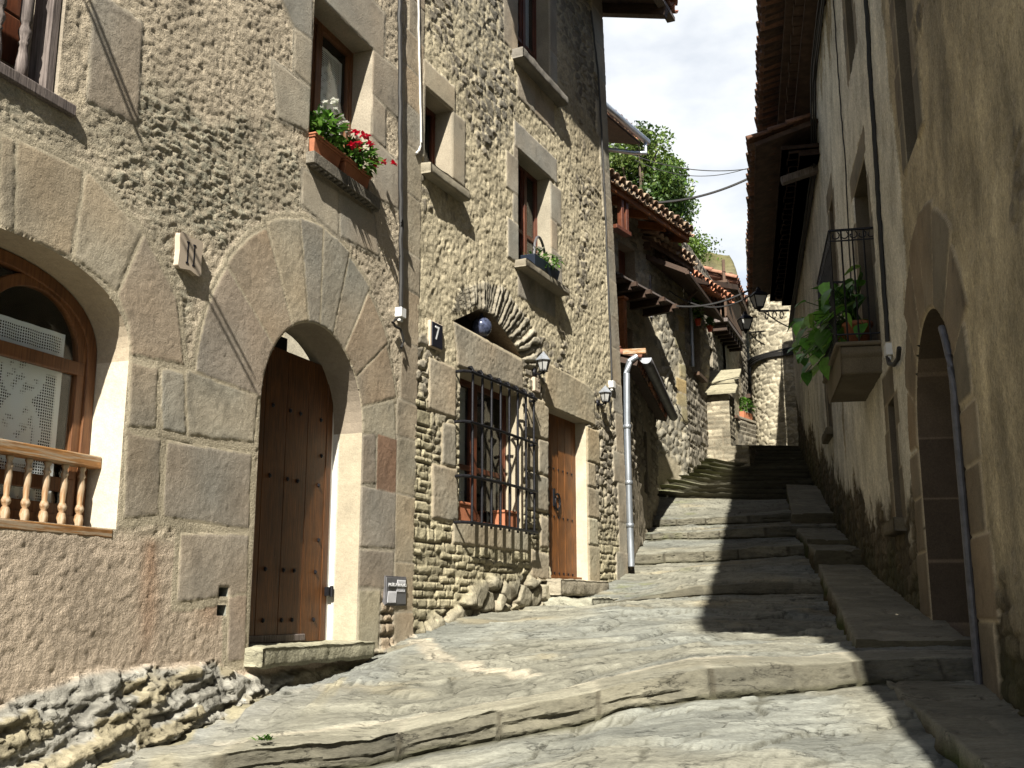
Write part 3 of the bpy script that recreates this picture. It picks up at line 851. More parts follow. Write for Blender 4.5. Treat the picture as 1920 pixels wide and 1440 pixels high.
# --- upper window
def dark_box(F, s0, s1, z0, z1, n0, n1, parent, name='room_shade'):
    mb = MB(); c = [F.w(a, b, n) for n in (n0, n1) for a, b in ((s0, z0), (s1, z0), (s1, z1), (s0, z1))]
    mb.add(c, [(7, 6, 5, 4), (0, 4, 5, 1), (1, 5, 6, 2), (2, 6, 7, 3), (3, 7, 4, 0)])
    return mb.build(name, M['dark'], parent)
def casement(F, s0, s1, z0, z1, depth, parent, mat, name='window', fw=.06, mull=(), trans=(), label=None, cur=None, curmat='cloth', dark=True, th=.05):
    mb = MB()
    a, b_ = -depth, -depth + th
    mb.fbox(F, s0, s0 + fw, z0, z1, a, b_); mb.fbox(F, s1 - fw, s1, z0, z1, a, b_)
    mb.fbox(F, s0 + fw, s1 - fw, z0, z0 + fw, a, b_); mb.fbox(F, s0 + fw, s1 - fw, z1 - fw, z1, a, b_)
    w = mb.build(name, M[mat], parent, bevel=.005)
    if label: w['label'] = label
    mb = MB()
    xs = [s0 + fw] + sorted(mull) + [s1 - fw]
    for m_ in mull: mb.fbox(F, m_ - fw * .55, m_ + fw * .55, z0 + fw, z1 - fw, a + .004, b_ + .008)
    for t_ in trans:
        for i in range(len(xs) - 1): mb.fbox(F, xs[i] + fw * .56, xs[i + 1] - fw * .56, t_ - fw * .35, t_ + fw * .35, a + .006, b_ - .004)
    for i in range(len(xs) - 1):
        l, r = xs[i] + (fw * .56 if i else 0.002), xs[i + 1] - (fw * .56 if i < len(xs) - 2 else .002)
        mb.fbox(F, l, l + fw * .5, z0 + fw, z1 - fw, a + .005, b_ - .01); mb.fbox(F, r - fw * .5, r, z0 + fw, z1 - fw, a + .005, b_ - .01)
    if mb.v: mb.build('sash', M[mat], w, bevel=.004)
    mb = MB(); mb.fbox(F, s0 + fw * .5, s1 - fw * .5, z0 + fw * .5, z1 - fw * .5, a + .016, a + .021); mb.build('pane', M['glass'], w)
    for c in (cur or []):
        cs0, cs1, cz0, cz1, mo = c
        curtain_grid(F, cs0, cs1, cz0, cz1, a - .03, 'curtain', curmat, w, mo, scale_uv=.45)
    if dark:
        dark_box(F, s0 + .01, s1 - .01, z0 + .01, z1 - .01, a + .01, a - 1.2, w)
    return w
casement(FA, -2.12, -1.02, 3.56, 5.04, .25, houseA, 'framelt', 'upper_window', .075, mull=(-1.66,), trans=(3.98,), label='brown window with lace curtain above the flower pots',
         cur=[(-1.99, -1.70, 3.62, 4.9, []), (-1.60, -1.12, 3.62, 4.9, [(-1.36, 4.55, .16, .2)])], curmat='lace')
sl = MB(); sl.fbox(FA, -2.10, -1.56, 3.485, 3.585, -.1, .075); sl.fbox(FA, -1.555, -.98, 3.485, 3.585, -.1, .08)
for k in range(15): sl.fbox(FA, -2.07 + .075 * k, -2.035 + .075 * k, 3.465, 3.487, .02, .07)
sl.c = [(.20, .18, .145)] * len(sl.v); sl.build('window_sill', M['oldplaster'], houseA, bevel=.006)
for v in ():
    pass
# --- upper left balcony opening with grey turned balusters
ub = thing('balcony_railing', 'weathered grey wooden balusters on a dark beam in the top left opening', 'railing', FA.w(-5.2, 2.8, .0))
mb = MB(); mb.fbox(FA, -6.4, -4.57, 2.755, 2.825, -.16, .035); mb.build('bottom_beam', M['greywood'], ub, bevel=.008)
prof2 = [(.034, 0), (.036, .10), (.03, .16), (.022, .22), (.03, .235), (.022, .25), (.036, .29), (.036, .31), (.024, .345), (.03, .36), (.034, .37), (.036, .62), (.03, .64), (.022, .66), (.034, .72), (.03, .9)]
b0 = None
for i in range(8):
    s = -4.90 - .185 * i
    if b0 is None:
        mb = MB(); mb.lathe(FA.w(s, 2.825, -.06), prof2, 12); b0 = mb.build('baluster', M['greywood'], ub, smooth='all'); sB = s
    else:
        c = b0.copy(); COL.objects.link(c); c.parent = ub
        d = np.array(FA.w(s, 0)) - np.array(FA.w(sB, 0)); c.location = (d[0], d[1], 0)
mb = MB(); mb.fbox(FA, -4.76, -4.70, 2.826, 4.2, -.16, -.02); mb.build('post', M['greywood'], ub, bevel=.005)
mb = MB(); mb.fbox(FA, -6.4, -4.70, 3.726, 3.80, -.12, .0); mb.build('handrail', M['greywood'], ub, bevel=.008)
mb = MB()
for k in range(11): mb.fbox(FA, -6.4, -4.6, 2.75 + .3 * k, 3.043 + .3 * k, -.32, -.285)
mb.build('balcony_shutter', M['frame'], houseA, bevel=.01)

# ------------------------------------------------------------------ clay tiles
TILEC = [(.30, .13, .075), (.26, .12, .08), (.34, .17, .10), (.22, .12, .085), (.30, .19, .13), (.20, .13, .10)]
def tile_roof(name, parent, p0, along, up, count, pitch, rows, length=.42, r=None, seed=1, cols=TILEC, pans=True, tilt=.0):
    """rows of half-round clay tiles; along = eave direction, up = upslope direction (unit vectors)"""
    rs = random.Random(seed); mb = MB()
    a = Vector(along).normalized(); u = Vector(up).normalized(); nn = a.cross(u).normalized()
    if nn.z < 0: nn = -nn
    r = r or pitch * .42
    seg = 6
    p0 = Vector(p0)
    for i in range(count):
        for j in range(rows):
            for kind in ((0, 1) if pans else (0,)):
                c = rs.choice(cols); v = rs.uniform(.75, 1.2); c = tuple(x * v for x in c)
                off = (i + (.5 if kind else 0)) * pitch + rs.uniform(-.012, .012)
                st_ = p0 + a * off + u * (j * length * .82 + rs.uniform(-.02, .02) - (0 if kind else .0)) + nn * ((.0 if kind == 0 else -r * .25) + j * .012)
                en = st_ + u * length + nn * (-.012)
                r0, r1 = (r * 1.08, r * .9) if kind == 0 else (r * .9, r * 1.08)
                vs = []
                for q, rad in ((st_, r0), (en, r1)):
                    for k in range(seg + 1):
                        th = math.pi * k / seg
                        h = math.sin(th) * rad * (1 if kind == 0 else -.9)
                        vs.append(q + a * (math.cos(th) * rad) + nn * h)
                mb.add(vs, [(k, k + 1, seg + 2 + k, seg + 1 + k) for k in range(seg)], c)
    return mb.build(name, M['tile'], parent, smooth=True, solid=.016, angle=60)
def roof_slab(name, parent, corners, th, mat):
    mb = MB(); n = (Vector(corners[1]) - Vector(corners[0])).cross(Vector(corners[3]) - Vector(corners[0])).normalized()
    if n.z < 0: n = -n
    mb.hexa([Vector(c) for c in corners] + [Vector(c) - n * th for c in corners])
    return mb.build(name, M[mat], parent)
def upvec(F, rise):   # upslope direction of a roof falling towards the street
    v = Vector((-F.n[0], -F.n[1], rise)); return v.normalized()
roof_slab('roof', houseA, [FA.w(-7, 7.75, .12), FA.w(-.15, 7.75, .12), FA.w(-.15, 9.6, -5), FA.w(-7, 9.6, -5)], .14, 'tile')

# ================================================================== house 7
houseB = thing('stone_house', 'rubble masonry house on the left with the iron grille and studded brown door', 'house', (FB.w(3, .2)[0], FB.w(3, .2)[1], .2))
B_GR = rect(.86, 2.42, .86, 2.42)
B_DOOR = rect(3.14, 4.40, .345, 2.40)
B_WIN = rect(2.28, 3.24, 3.99, 5.41)
B_SM = rect(.05, .60, 4.33, 5.17)
B_TOP = rect(2.28, 3.26, 6.66, 8.2)
B_NI = FB.pts([(849, 602), (870, 592), (897, 580), (920, 588), (938, 612), (960, 640), (978, 672)])
B_NI = [B_NI[0]] + [B_NI[6]] + B_NI[5:0:-1]
B_END = [(5.97, -1.2), (7.5, -1.2), (7.5, 10), (5.28, 10), (5.32, 9.0), (5.50, 6.5), (5.80, 3.7), (5.92, 1.6)]
bt = [FB.pts(l) for l in (
    [(849, 603), (978, 676), (979, 732), (856, 688)],
    [(803, 669), (853, 689), (853, 786), (801, 767)], [(827, 791), (853, 797), (853, 878), (827, 869)], [(808, 869), (855, 880), (857, 980), (808, 971)],
    [(985, 738), (1027, 757), (1026, 826), (985, 814)], [(1008, 822), (1026, 828), (1026, 893), (1008, 886)], [(985, 820), (1005, 824), (1005, 884), (985, 876)],
    [(985, 882), (1026, 896), (1026, 960), (984, 953)], [(1012, 966), (1026, 971), (1026, 1028), (1012, 1024)], [(993, 1030), (1027, 1040), (1027, 1087), (993, 1083)],
    [(846, 986), (986, 1006), (988, 1028), (852, 1008)])]
bt[0] = [(s, max(z, 2.425)) for s, z in bt[0]]
bt[10] = [(.72, .62), (2.55, .62), (2.55, .855), (.72, .855)]
def clampout(poly, op, side):
    s0, s1 = op[0][0], op[1][0]
    return [((min(s, s0) if side < 0 else max(s, s1)), z) for s, z in poly]
for i in (1, 2, 3): bt[i] = clampout(bt[i], B_GR, -1)
for i in (4, 6, 7): bt[i] = clampout(bt[i], B_GR, 1)
for i in (4, 5, 7, 8, 9): bt[i] = [(min(s, 3.135), z) for s, z in bt[i]]
bd = [[(2.98, 2.405), (4.72, 2.405), (4.70, 2.86), (4.4, 2.93), (3.10, 2.95)]]
zz = .30
for h_, w_ in ((.50, .40), (.36, .34), (.40, .42), (.33, .30), (.47, .46)):
    bd.append(rect(4.405, 4.405 + w_, zz + .004, zz + h_ - .004)); zz += h_
def win_surround(op, seed, lint=.34, left=((.45, .30), (.30, .22), (.45, .34), (.22, .2)), right=((.50, .36), (.40, .22), (.5, .36)), under=.35):
    s0, s1, z0, z1 = op[0][0], op[1][0], op[0][1], op[2][1]
    P = [rect(s0 - .12, s1 + .22, z1 + .004, z1 + lint)]
    z = z0 - .02
    for h_, w_ in left:
        P.append(rect(s0 - w_, s0 - .003, z + .004, min(z + h_, z1) - .004)); z += h_
        if z > z1 - .1: break
    z = z0 - .02
    for h_, w_ in right:
        P.append(rect(s1 + .003, s1 + w_, z + .004, min(z + h_, z1) - .004)); z += h_
        if z > z1 - .1: break
    if under:
        P += [rect(s0 - .02, (s0 + s1) / 2 - .004, z0 - .06 - under, z0 - .06), rect((s0 + s1) / 2 + .004, s1 + .14, z0 - .06 - under, z0 - .06)]
    return P
bw = win_surround(B_WIN, 1, left=((.48, .30), (.36, .16), (.46, .34), (.2, .14)))
btp = win_surround(B_TOP, 2, left=((.7, .42), (.9, .36)), right=((.6, .24), (.9, .24)), under=.5)
bs = [rect(-.02, .66, 5.175, 5.46), rect(.604, .90, 4.42, 5.17), rect(-.02, .046, 4.4, 5.17)]
bq = []; zq = .3; rq = random.Random(9)
def bend(z): return float(np.interp(z, [-1.2, 1.6, 3.7, 6.5, 9, 10], [5.97, 5.92, 5.80, 5.50, 5.32, 5.28]))
while zq < 9.2:
    hq = rq.uniform(.36, .58); wq = rq.choice([.34, .48, .40]); e0, e1 = bend(zq), bend(zq + hq)
    bq.append([(e0 - wq, zq + .005), (e0 - .006, zq + .005), (e1 - .006, zq + hq - .005), (e1 - wq, zq + hq - .005)]); zq += hq
STB = [(.30, .265, .205), (.26, .235, .19), (.34, .29, .215), (.24, .22, .18), (.33, .29, .20)]
def paintB(P):
    p = Paint(P); s, z = P[:, 0], P[:, 1]
    wx = .05 * fbm(s * 3, z * 3, 101, 3); wz = .05 * fbm(s * 3, z * 3, 102, 3)
    ed, cid = stones(s + wx, z + wz, .125, .21, 103)
    st = sstep(.002, .028, ed)
    bulge = -.020 + (.024 + .016 * cid) * st + .009 * fbm(s * 15, z * 15, 104, 4) + .005 * fbm(s * 50, z * 50, 105, 2)
    tone = (.72 + .55 * cid) * (1 + .22 * fbm(s * 9, z * 9, 106, 4))
    stone = np.array([.30, .265, .205]) * tone[:, None]
    mort = np.array([.60, .525, .365]) * (1 + .14 * fbm(s * 5, z * 5, 107, 4))[:, None]
    # how much of the stones the rough cream mortar covers
    cov = .08 + .60 * fbm(s * 1.1, z * .9, 108, 4) + .30 * sstep(2.4, 3.6, z) * (1 - sstep(6.2, 7.2, z)) - .25 * sstep(5.3, 6.4, z - (s - 1.2) * .1) * (1 - sstep(1.0, 1.9, s - .35 * (7 - z)))
    lower = 1 - sstep(2.0, 2.7, z + .25 * fbm(s * 2, z * 2, 109, 3))
    cov = cov - .6 * lower
    cv = sstep(-.06, .16, cov + .30 * fbm(s * 6, z * 6, 110, 4) - .30 * (st - .5) * (.4 + cid))
    mn = .004 + .010 * fbm(s * 7, z * 8, 111, 4) + .010 * fbm(s * 26, z * 26, 112, 3) - .02 * np.maximum(0, fbm(s * 11, z * 12, 113, 3) - .25)
    n = bulge * (1 - cv) + mn * cv
    joint_c = lerp(mort, mort * .72, lower)
    col = lerp(lerp(joint_c, stone, st), mort, cv)
    # darker bare stones high up on the left
    dk = polymask(P, [(.35, 7.6), (1.6, 7.6), (2.1, 6.4), (2.0, 5.4), (1.4, 5.1), (1.2, 5.8), (.7, 6.2)], .15, 120, .25, 2) * st * .55
    col = lerp(col, np.array([.20, .19, .16]), dk)
    up = sstep(5.6, 7.0, z + .5 * (s - 3.6)) * sstep(3.3, 3.9, s)  # upper right toned down: eave shade painted into the wall colour
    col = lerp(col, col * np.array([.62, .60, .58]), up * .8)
    # thin-coursed masonry low down
    e2, c2 = courses(s + wx, z + .5 * wz, .080, .19, 131)
    s2 = sstep(.000, .011, e2 + .004 * fbm(s * 22, z * 22, 137, 2))
    deep = sstep(.55, .9, vnoise(s * 2.2, z * 4, 132))
    n2 = -.020 - .025 * deep + (.020 + .022 * c2 + .025 * deep) * s2 + .010 * fbm(s * 14, z * 16, 133, 4)
    col2 = lerp(np.array([.23, .19, .12]), np.array([.47, .42, .28]) * ((.72 + .5 * c2) * (1 + .2 * fbm(s * 8, z * 8, 134, 4)))[:, None], s2)
    lm = 1 - sstep(.9, 2.3, z + .5 * fbm(s * 1.4, z * 1.4, 135, 3) + .35 * sstep(1.5, 2.6, s))
    lm = np.maximum(lm, polymask(P, FB.pts([(775, 740), (808, 760), (808, 985), (850, 1005), (850, 1120), (770, 1180)]), .08, 136, .08))
    n = n * (1 - lm) + n2 * lm; col = lerp(col, col2, lm)
    # boulders and footing
    f1, f2, c3 = voro(s * 3.6, z * 4.6, 141)
    s3 = sstep(.02, .22, f2)
    m3 = polymask(P, FB.pts([(905, 1095), (1025, 1070), (1030, 1130), (900, 1160), (790, 1200), (785, 1185)]), .06, 142, .12)
    n = n * (1 - m3) + m3 * (-.035 + .075 * s3 * (.5 + c3) + .015 * fbm(s * 10, z * 10, 143, 4))
    col = lerp(col, lerp(np.array([.24, .20, .14]), np.array([.33, .30, .22]) * (.75 + .5 * c3)[:, None], s3), m3)
    # relieving arch of thin stones on edge
    ac = FB.px(900, 690); dx = s - ac[0]; dz = z - ac[1]; rad = np.hypot(dx, dz * 1.0); an = np.arctan2(dx, dz)
    fan = polymask(P, FB.pts([(846, 585), (862, 540), (905, 528), (945, 540), (985, 590), (1010, 640), (1000, 690), (978, 674), (935, 610), (898, 578)]), .03, 151, .04, 5)
    ua = an * 16 + .5 * fbm(s * 6, z * 6, 152, 3); fa = ua - np.floor(ua); ca = _h(np.floor(ua), np.floor(ua) * 0, 153)
    sa = sstep(0, .22, np.minimum(fa, 1 - fa))
    nf = -.022 + .042 * sa * (.5 + ca) + .012 * fbm(s * 20, z * 20, 154, 4)
    n = n * (1 - fan) + nf * fan
    col = lerp(col, lerp(np.array([.42, .36, .25]), np.array([.33, .30, .235]) * (.7 + .6 * ca)[:, None], sa), fan)
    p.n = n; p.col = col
    p.blocks(bt, 1, .022, 161, cols=[(.43, .37, .27), (.46, .39, .275), (.40, .35, .265)], fine=2.0, rnd=.016, drop=.016, mortar=(.46, .39, .27))
    p.blocks(bd, 2, .022, 162, cols=[(.46, .39, .27), (.43, .37, .265), (.48, .41, .28)], fine=2.0, rnd=.016, drop=.016, mortar=(.42, .36, .25))
    p.blocks(bw, 3, .016, 163, cols=[(.42, .375, .30), (.45, .395, .31), (.39, .35, .285)], fine=.8)
    p.blocks(btp, 5, .016, 166, cols=[(.42, .375, .30), (.45, .395, .31), (.39, .35, .285)], fine=.8)
    p.blocks(bs, 6, .016, 164, cols=[(.44, .385, .285), (.46, .40, .30)], fine=.6)
    p.blocks(bq, 4, .020, 165, cols=[(.38, .335, .255), (.41, .355, .265), (.35, .31, .245)], fine=1.4)
    return p
relief(FB, -.05, 6.1, -.9, 9.9, .0165, [B_GR, B_DOOR, B_WIN, B_SM, B_TOP, B_NI, B_END], paintB,
       {0: ('wall', 'rubble'), 1: ('window_surround', 'ashlar'), 2: ('door_surround', 'ashlar'), 3: ('upper_window_surround', 'ashlar'), 5: ('top_window_surround', 'ashlar'), 6: ('small_window_surround', 'ashlar'), 4: ('corner_quoins', 'ashlar')}, houseB, .0155)
# end wall, so that the corner is solid
mb = MB()
zz_ = [-1.2, 1.6, 3.7, 6.5, 9.0, 10]
for i in range(5):
    mb.add([FB.w(bend(zz_[i]), zz_[i], 0), FB.w(bend(zz_[i + 1]), zz_[i + 1], 0), FB.w(bend(zz_[i + 1]), zz_[i + 1], -6), FB.w(bend(zz_[i]), zz_[i], -6)], [(0, 1, 2, 3)], (.30, .27, .21))
mb.build('end_wall', M['rubble'], houseB)
reveal(FB, B_GR, .26, houseB, 'window_reveal', col=(.44, .385, .28))
reveal(FB, B_DOOR, .19, houseB, 'door_reveal', col=(.58, .50, .37), skip=(0,), cols={2: (.36, .31, .23)})
reveal(FB, B_WIN, .21, houseB, 'window_reveal', 'ashlar', col=(.38, .34, .26))
reveal(FB, B_SM, .23, houseB, 'window_reveal', 'ashlar', col=(.38, .33, .25))
reveal(FB, B_TOP, .22, houseB, 'window_reveal', 'ashlar', col=(.36, .32, .25))
reveal(FB, B_NI, .30, houseB, 'niche_reveal', 'rubble', col=(.28, .22, .15))
mb = MB(); mb.fbox(FB, .6, 2.7, 2.4, 3.2, -.32, -.30); mb.build('niche_back', M['soil'], houseB)
wB = casement(FB, .80, 2.46, .84, 2.44, .27, houseB, 'frame', 'grille_window', .08, mull=(1.62,), trans=(1.47,), label='red brown window behind the black iron grille',
         cur=[(.9, 1.55, .9, 2.36, [])], curmat='cloth')
casement(FB, 2.22, 3.30, 3.95, 5.45, .22, houseB, 'frame', 'upper_window', .07, mull=(2.86,), trans=(4.55,), label='red brown window above the dark planter', cur=[(2.32, 2.60, 4.0, 5.4, [])])
casement(FB, .0, .66, 4.3, 5.2, .24, houseB, 'frame', 'small_window', .07)
casement(FB, 2.22, 3.32, 6.62, 8.3, .23, houseB, 'frame', 'top_window', .07, mull=(2.86,), trans=(7.15,), cur=[(2.32, 2.8, 6.66, 8.2, []), (2.92, 3.2, 6.66, 8.2, [])])
# wrought iron grille
gr = thing('window_grille', 'black wrought iron window grille of bars standing off the wall', 'grille', FB.w(1.6, .8, .1))
mb = MB()
for k in range(8):
    s = .90 + .2185 * k; z1_ = 2.40
    mb.tube([FB.w(s, .80, .13), FB.w(s + .004, 1.3, .13), FB.w(s - .004, 1.9, .13), FB.w(s, z1_, .13), FB.w(s + .02, z1_ + .035, .10), FB.w(s + .06, z1_ + .045, .05), FB.w(s + .10, z1_ + .02, .06), FB.w(s + .13, z1_ - .02, .12)], .0145, 8)
mb.build('upright_bar', M['iron'], gr, smooth=True)
for z in (.83, 1.29, 1.84, 2.36):
    mb = MB()
    mb.tube([FB.w(.74, z, -.03), FB.w(.745, z, .10), FB.w(.80, z, .15), FB.w(1.6, z + .008, .155), FB.w(2.46, z, .15), FB.w(2.53, z, .10), FB.w(2.53, z, -.03)], .0165, 8)
    mb.build('cross_bar', M['iron'], gr, smooth=True)
# boxes on the sill inside the grille
for (a, b_, lb) in ((.88, 1.18, 'terracotta pot box on the left behind the iron grille'), (2.02, 2.34, 'terracotta pot box on the right behind the iron grille')):
    mb = MB(); mb.fbox(FB, a, b_, .865, 1.03, -.19, -.03); mb.fbox(FB, a - .015, b_ + .015, 1.03, 1.06, -.205, -.015)
    tag(mb.build('pot_box', M['terracotta'], None, bevel=.008), lb, 'plant pot', 'terracotta boxes behind the grille')
# door
mb = MB()
for k in range(6): mb.fbox(FB, 3.08 + .235 * k, 3.31 + .235 * k, .35, 2.45, -.195, -.15)
dB = mb.build('front_door', M['doorwood'], houseB, bevel=.006); tag(dB, 'brown plank door with rows of nails and a black ring knocker')
studs(FB, [(3.2 + .15 * k, z - .002 * k) for z in (.43, 1.12, 1.72) for k in range(8)] + [(3.42, .8), (3.49, .8)], -.149, .014, dB)
mb = MB(); c = (3.72, 1.34)
mb.tube([FB.w(c[0] + .075 * math.sin(a), c[1] + .10 * math.cos(a) - .04, -.125) for a in np.linspace(-.4, 2 * math.pi - .9, 18)], .014, 8)
mb.fbox(FB, c[0] - .10, c[0] - .06, c[1] - .10, c[1] + .12, -.151, -.127)
mb.fbox(FB, c[0] - .28, c[0] - .25, c[1] - .12, c[1] + .08, -.151, -.127)
mb.build('door_knocker', M['iron'], dB, smooth=True)
mb = MB(); mb.tube([FB.w(3.30 + .05 * math.sin(a) * (1 + a * .1), 2.13 + .07 * math.cos(a * 1.3), -.14) for a in np.linspace(0, 5, 14)], .010, 6); mb.build('door_hook', M['pewter'], dB, smooth=True)
mb = MB(); mb.fbox(FB, 3.10, 4.42, .335, .385, -.17, -.08); mb.build('door_sill', M['doorwood'], houseB, bevel=.006)
t = rough_slab(FB, 3.0, 4.62, .14, .335, -.4, .22, 'door_step', 'slate', None, (.36, .32, .24), 82); tag(t, 'rounded stone doorstep under the studded brown door', 'doorstep')
t = rough_slab(FB, 2.95, 4.75, -.02, .11, -.2, .62, 'step_slab', 'slate', None, (.37, .36, .28), 83, .035); tag(t, 'broken slate slab below the doorstep of the studded door', 'step')
# stone sills
def sill(F, s0, s1, z, h, n, parent, seed, mat='ashlar', col=(.33, .29, .22)):
    return rough_slab(F, s0, s1, z - h, z, -.12, n, 'window_sill', mat, parent, col, seed, .012, .025)
sill(FB, 2.17, 3.52, 3.99, .10, .16, houseB, 91)
sill(FB, -.03, .82, 4.33, .12, .13, houseB, 92, col=(.36, .32, .24))
sill(FB, 2.10, 3.55, 6.66, .14, .16, houseB, 93, col=(.23, .21, .18))
# eaves and roof
roof_slab('roof', houseB, [FB.w(-.1, 9.15, .86), FB.w(6.15, 9.15, .86), FB.w(6.15, 11.1, -5.5), FB.w(-.1, 11.1, -5.5)], .10, 'soffit')
mb = MB()
for k in range(9):
    s = .2 + .70 * k; mb.bar(FB.w(s, 8.94, .88), FB.w(s, 9.28, -.3), .15, .17)
mb.build('eave_beam', M['darkwood'], houseB, bevel=.01)
mb = MB(); mb.fbox(FB, -.1, 6.2, 8.99, 9.06, .77, .90); mb.build('fascia', M['greywood'], houseB, bevel=.006)
tile_roof('roof_tiles', houseB, FB.w(-.1, 9.20, .97), (*FB.e, 0), upvec(FB, .3), 27, .235, 2, seed=3)

# ================================================================== the stepped street
LW = np.array([[-6, -7.1], [2, -3.95], [9.955, -.902], [15.35, 1.62], [15.5, 1.65], [19.9, 2.66], [21.1, 2.48], [23.2, 3.863], [28.5, 5.9], [40, 9.4]])
def leftX(Y): return np.interp(Y, LW[:, 0], LW[:, 1])
def rightX(Y): return 1.55 + .215 * np.asarray(Y, float)
def cline(px, Yl, Yr):
    px = np.array(px, float); t = (px[:, 0] - px[0, 0]) / (px[-1, 0] - px[0, 0])
    Y = 1 / ((1 - t) / Yl + t / Yr)
    return np.array([at(x, y, yy) for (x, y), yy in zip(px, Y)])
NT = 430
T = np.linspace(0, 1, NT)
def lineX(pts):
    Ym = pts[:, 1].mean()
    Xl = float(leftX(pts[0, 1])) - .35; Xr = float(rightX(pts[-1, 1])) + .25
    X = Xl + (Xr - Xl) * T
    return np.stack([X, np.interp(X, pts[:, 0], pts[:, 1]), np.interp(X, pts[:, 0], pts[:, 2])], -1)
L = []   # (line, rows to next, kind)
kb = cline([(420, 1475), (560, 1452), (687, 1440), (833, 1408), (933, 1392), (1100, 1357), (1160, 1335), (1240, 1323), (1318, 1312), (1417, 1307), (1556, 1294), (1645, 1282)], 6.0, 7.35)
kt = cline([(420, 1412), (600, 1392), (697, 1384), (810, 1357), (970, 1325), (1147, 1285), (1240, 1266), (1310, 1250), (1429, 1246), (1544, 1243), (1640, 1234)], 6.05, 7.5)
k2 = kt.copy(); k2[:, 1] += .34; k2[:, 2] += .035
near = kb.copy(); near[:, 1] = np.linspace(2.2, 2.6, len(near)); near[:, 2] = kb[:, 2] - np.linspace(.115, .185, len(near)) * (kb[:, 1] - near[:, 1]); near[:, 0] *= .5
nr0 = near.copy(); nr0[:, 1] = -4; nr0[:, 2] = near[:, 2] - .6
mid1 = np.array([[-1.9, 8.2, -.68], [-1.3, 8.8, -.50], [-.8, 9.4, -.30], [.8, 9.6, -.24], [2.9, 9.6, -.21]])
mid2 = np.array([[-.9, 10.3, -.17], [0, 11.0, -.08], [1.2, 11.2, .04], [3.2, 11.6, .0]])
# low ledge which fades out towards the left
lb = np.array([[.55, 12.9, .00], [1.4, 13.0, .08], [2.6, 13.1, .16], [3.9, 13.2, .14]])
lt = np.array([[.55, 12.95, .01], [1.4, 13.05, .10], [2.2, 13.15, .26], [3.0, 13.2, .32], [3.9, 13.25, .30]])
def st(px, Yl, Yr): return cline(px, Yl, Yr)
s1b = st([(1229, 1059), (1251, 1057), (1400, 1050), (1497, 1042)], 16.3, 16.2)
s1t = st([(1229, 1038), (1255, 1036), (1346, 1030), (1497, 1022)], 16.35, 16.25)
s2b = st([(1229, 1013), (1247, 1011), (1400, 1010), (1478, 1006)], 17.7, 17.6)
s2t = st([(1229, 1000), (1300, 996), (1477, 984)], 17.75, 17.65)
s3b = st([(1229, 987), (1300, 985), (1469, 979)], 18.9, 18.8)
s3t = st([(1229, 973), (1300, 971), (1469, 961)], 18.95, 18.85)
f0 = st([(1215, 936), (1320, 933), (1470, 925)], 21.4, 21.6)
L = [(nr0, 20, 'g'), (near, 190, 'g'), (kb, 14, 'r'), (kt, 16, 'c'), (k2, 90, 'g'), (mid1, 60, 'g'), (mid2, 80, 'g'), (lb, 7, 'r2'), (lt, 80, 'g'),
     (s1b, 8, 'r'), (s1t, 30, 'g'), (s2b, 7, 'r'), (s2t, 26, 'g'), (s3b, 7, 'r'), (s3t, 40, 'g')]
NS = 15
rs = random.Random(4)
cur = f0.copy()
X0, X1 = f0[0, 0], f0[-1, 0]
Yb, zb0 = 21.5, 2.16
run = (27.6 - 21.5) / NS; ris = (4.12 - 2.16) / NS
for k in range(NS):
    xs_ = np.linspace(1.5, 8.2, 16)
    ph = rs.random() * 9
    yw = .06 * np.sin(xs_ * 1.1 + ph) + .04 * np.sin(xs_ * 3.1 + ph * 2)
    zw = .012 * np.sin(xs_ * 2.3 + ph * 3)
    hh = ris * rs.uniform(.80, 1.0)
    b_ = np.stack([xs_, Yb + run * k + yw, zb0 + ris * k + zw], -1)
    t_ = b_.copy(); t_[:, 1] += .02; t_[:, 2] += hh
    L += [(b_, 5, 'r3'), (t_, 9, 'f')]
top = np.stack([np.linspace(1.5, 10, 6), np.full(6, 27.9), np.full(6, 4.16)], -1)
far = np.stack([np.linspace(3, 14, 6), np.full(6, 42.0), np.full(6, 5.2)], -1)
L += [(top, 30, 'g'), (far, 0, 'g')]
rowsV, kind, frac = [], [], []
for i in range(len(L) - 1):
    a = lineX(L[i][0]); b_ = lineX(L[i + 1][0]); k = L[i][1]
    for j in range(k):
        t = j / k
        if L[i][2] == 'g' and i < 2: t = t if i else t
        rowsV.append(a * (1 - t) + b_ * t); kind.append(L[i][2]); frac.append(t)
rowsV.append(lineX(L[-1][0])); kind.append('g'); frac.append(0)
G = np.array(rowsV); nr = len(G)
KD = np.repeat(np.array(kind), NT); FRc = np.repeat(np.array(frac), NT)
V = G.reshape(-1, 3).copy(); x, y, z = V.T
isr = np.isin(KD, ['r', 'r2', 'r3']); isc = KD == 'c'
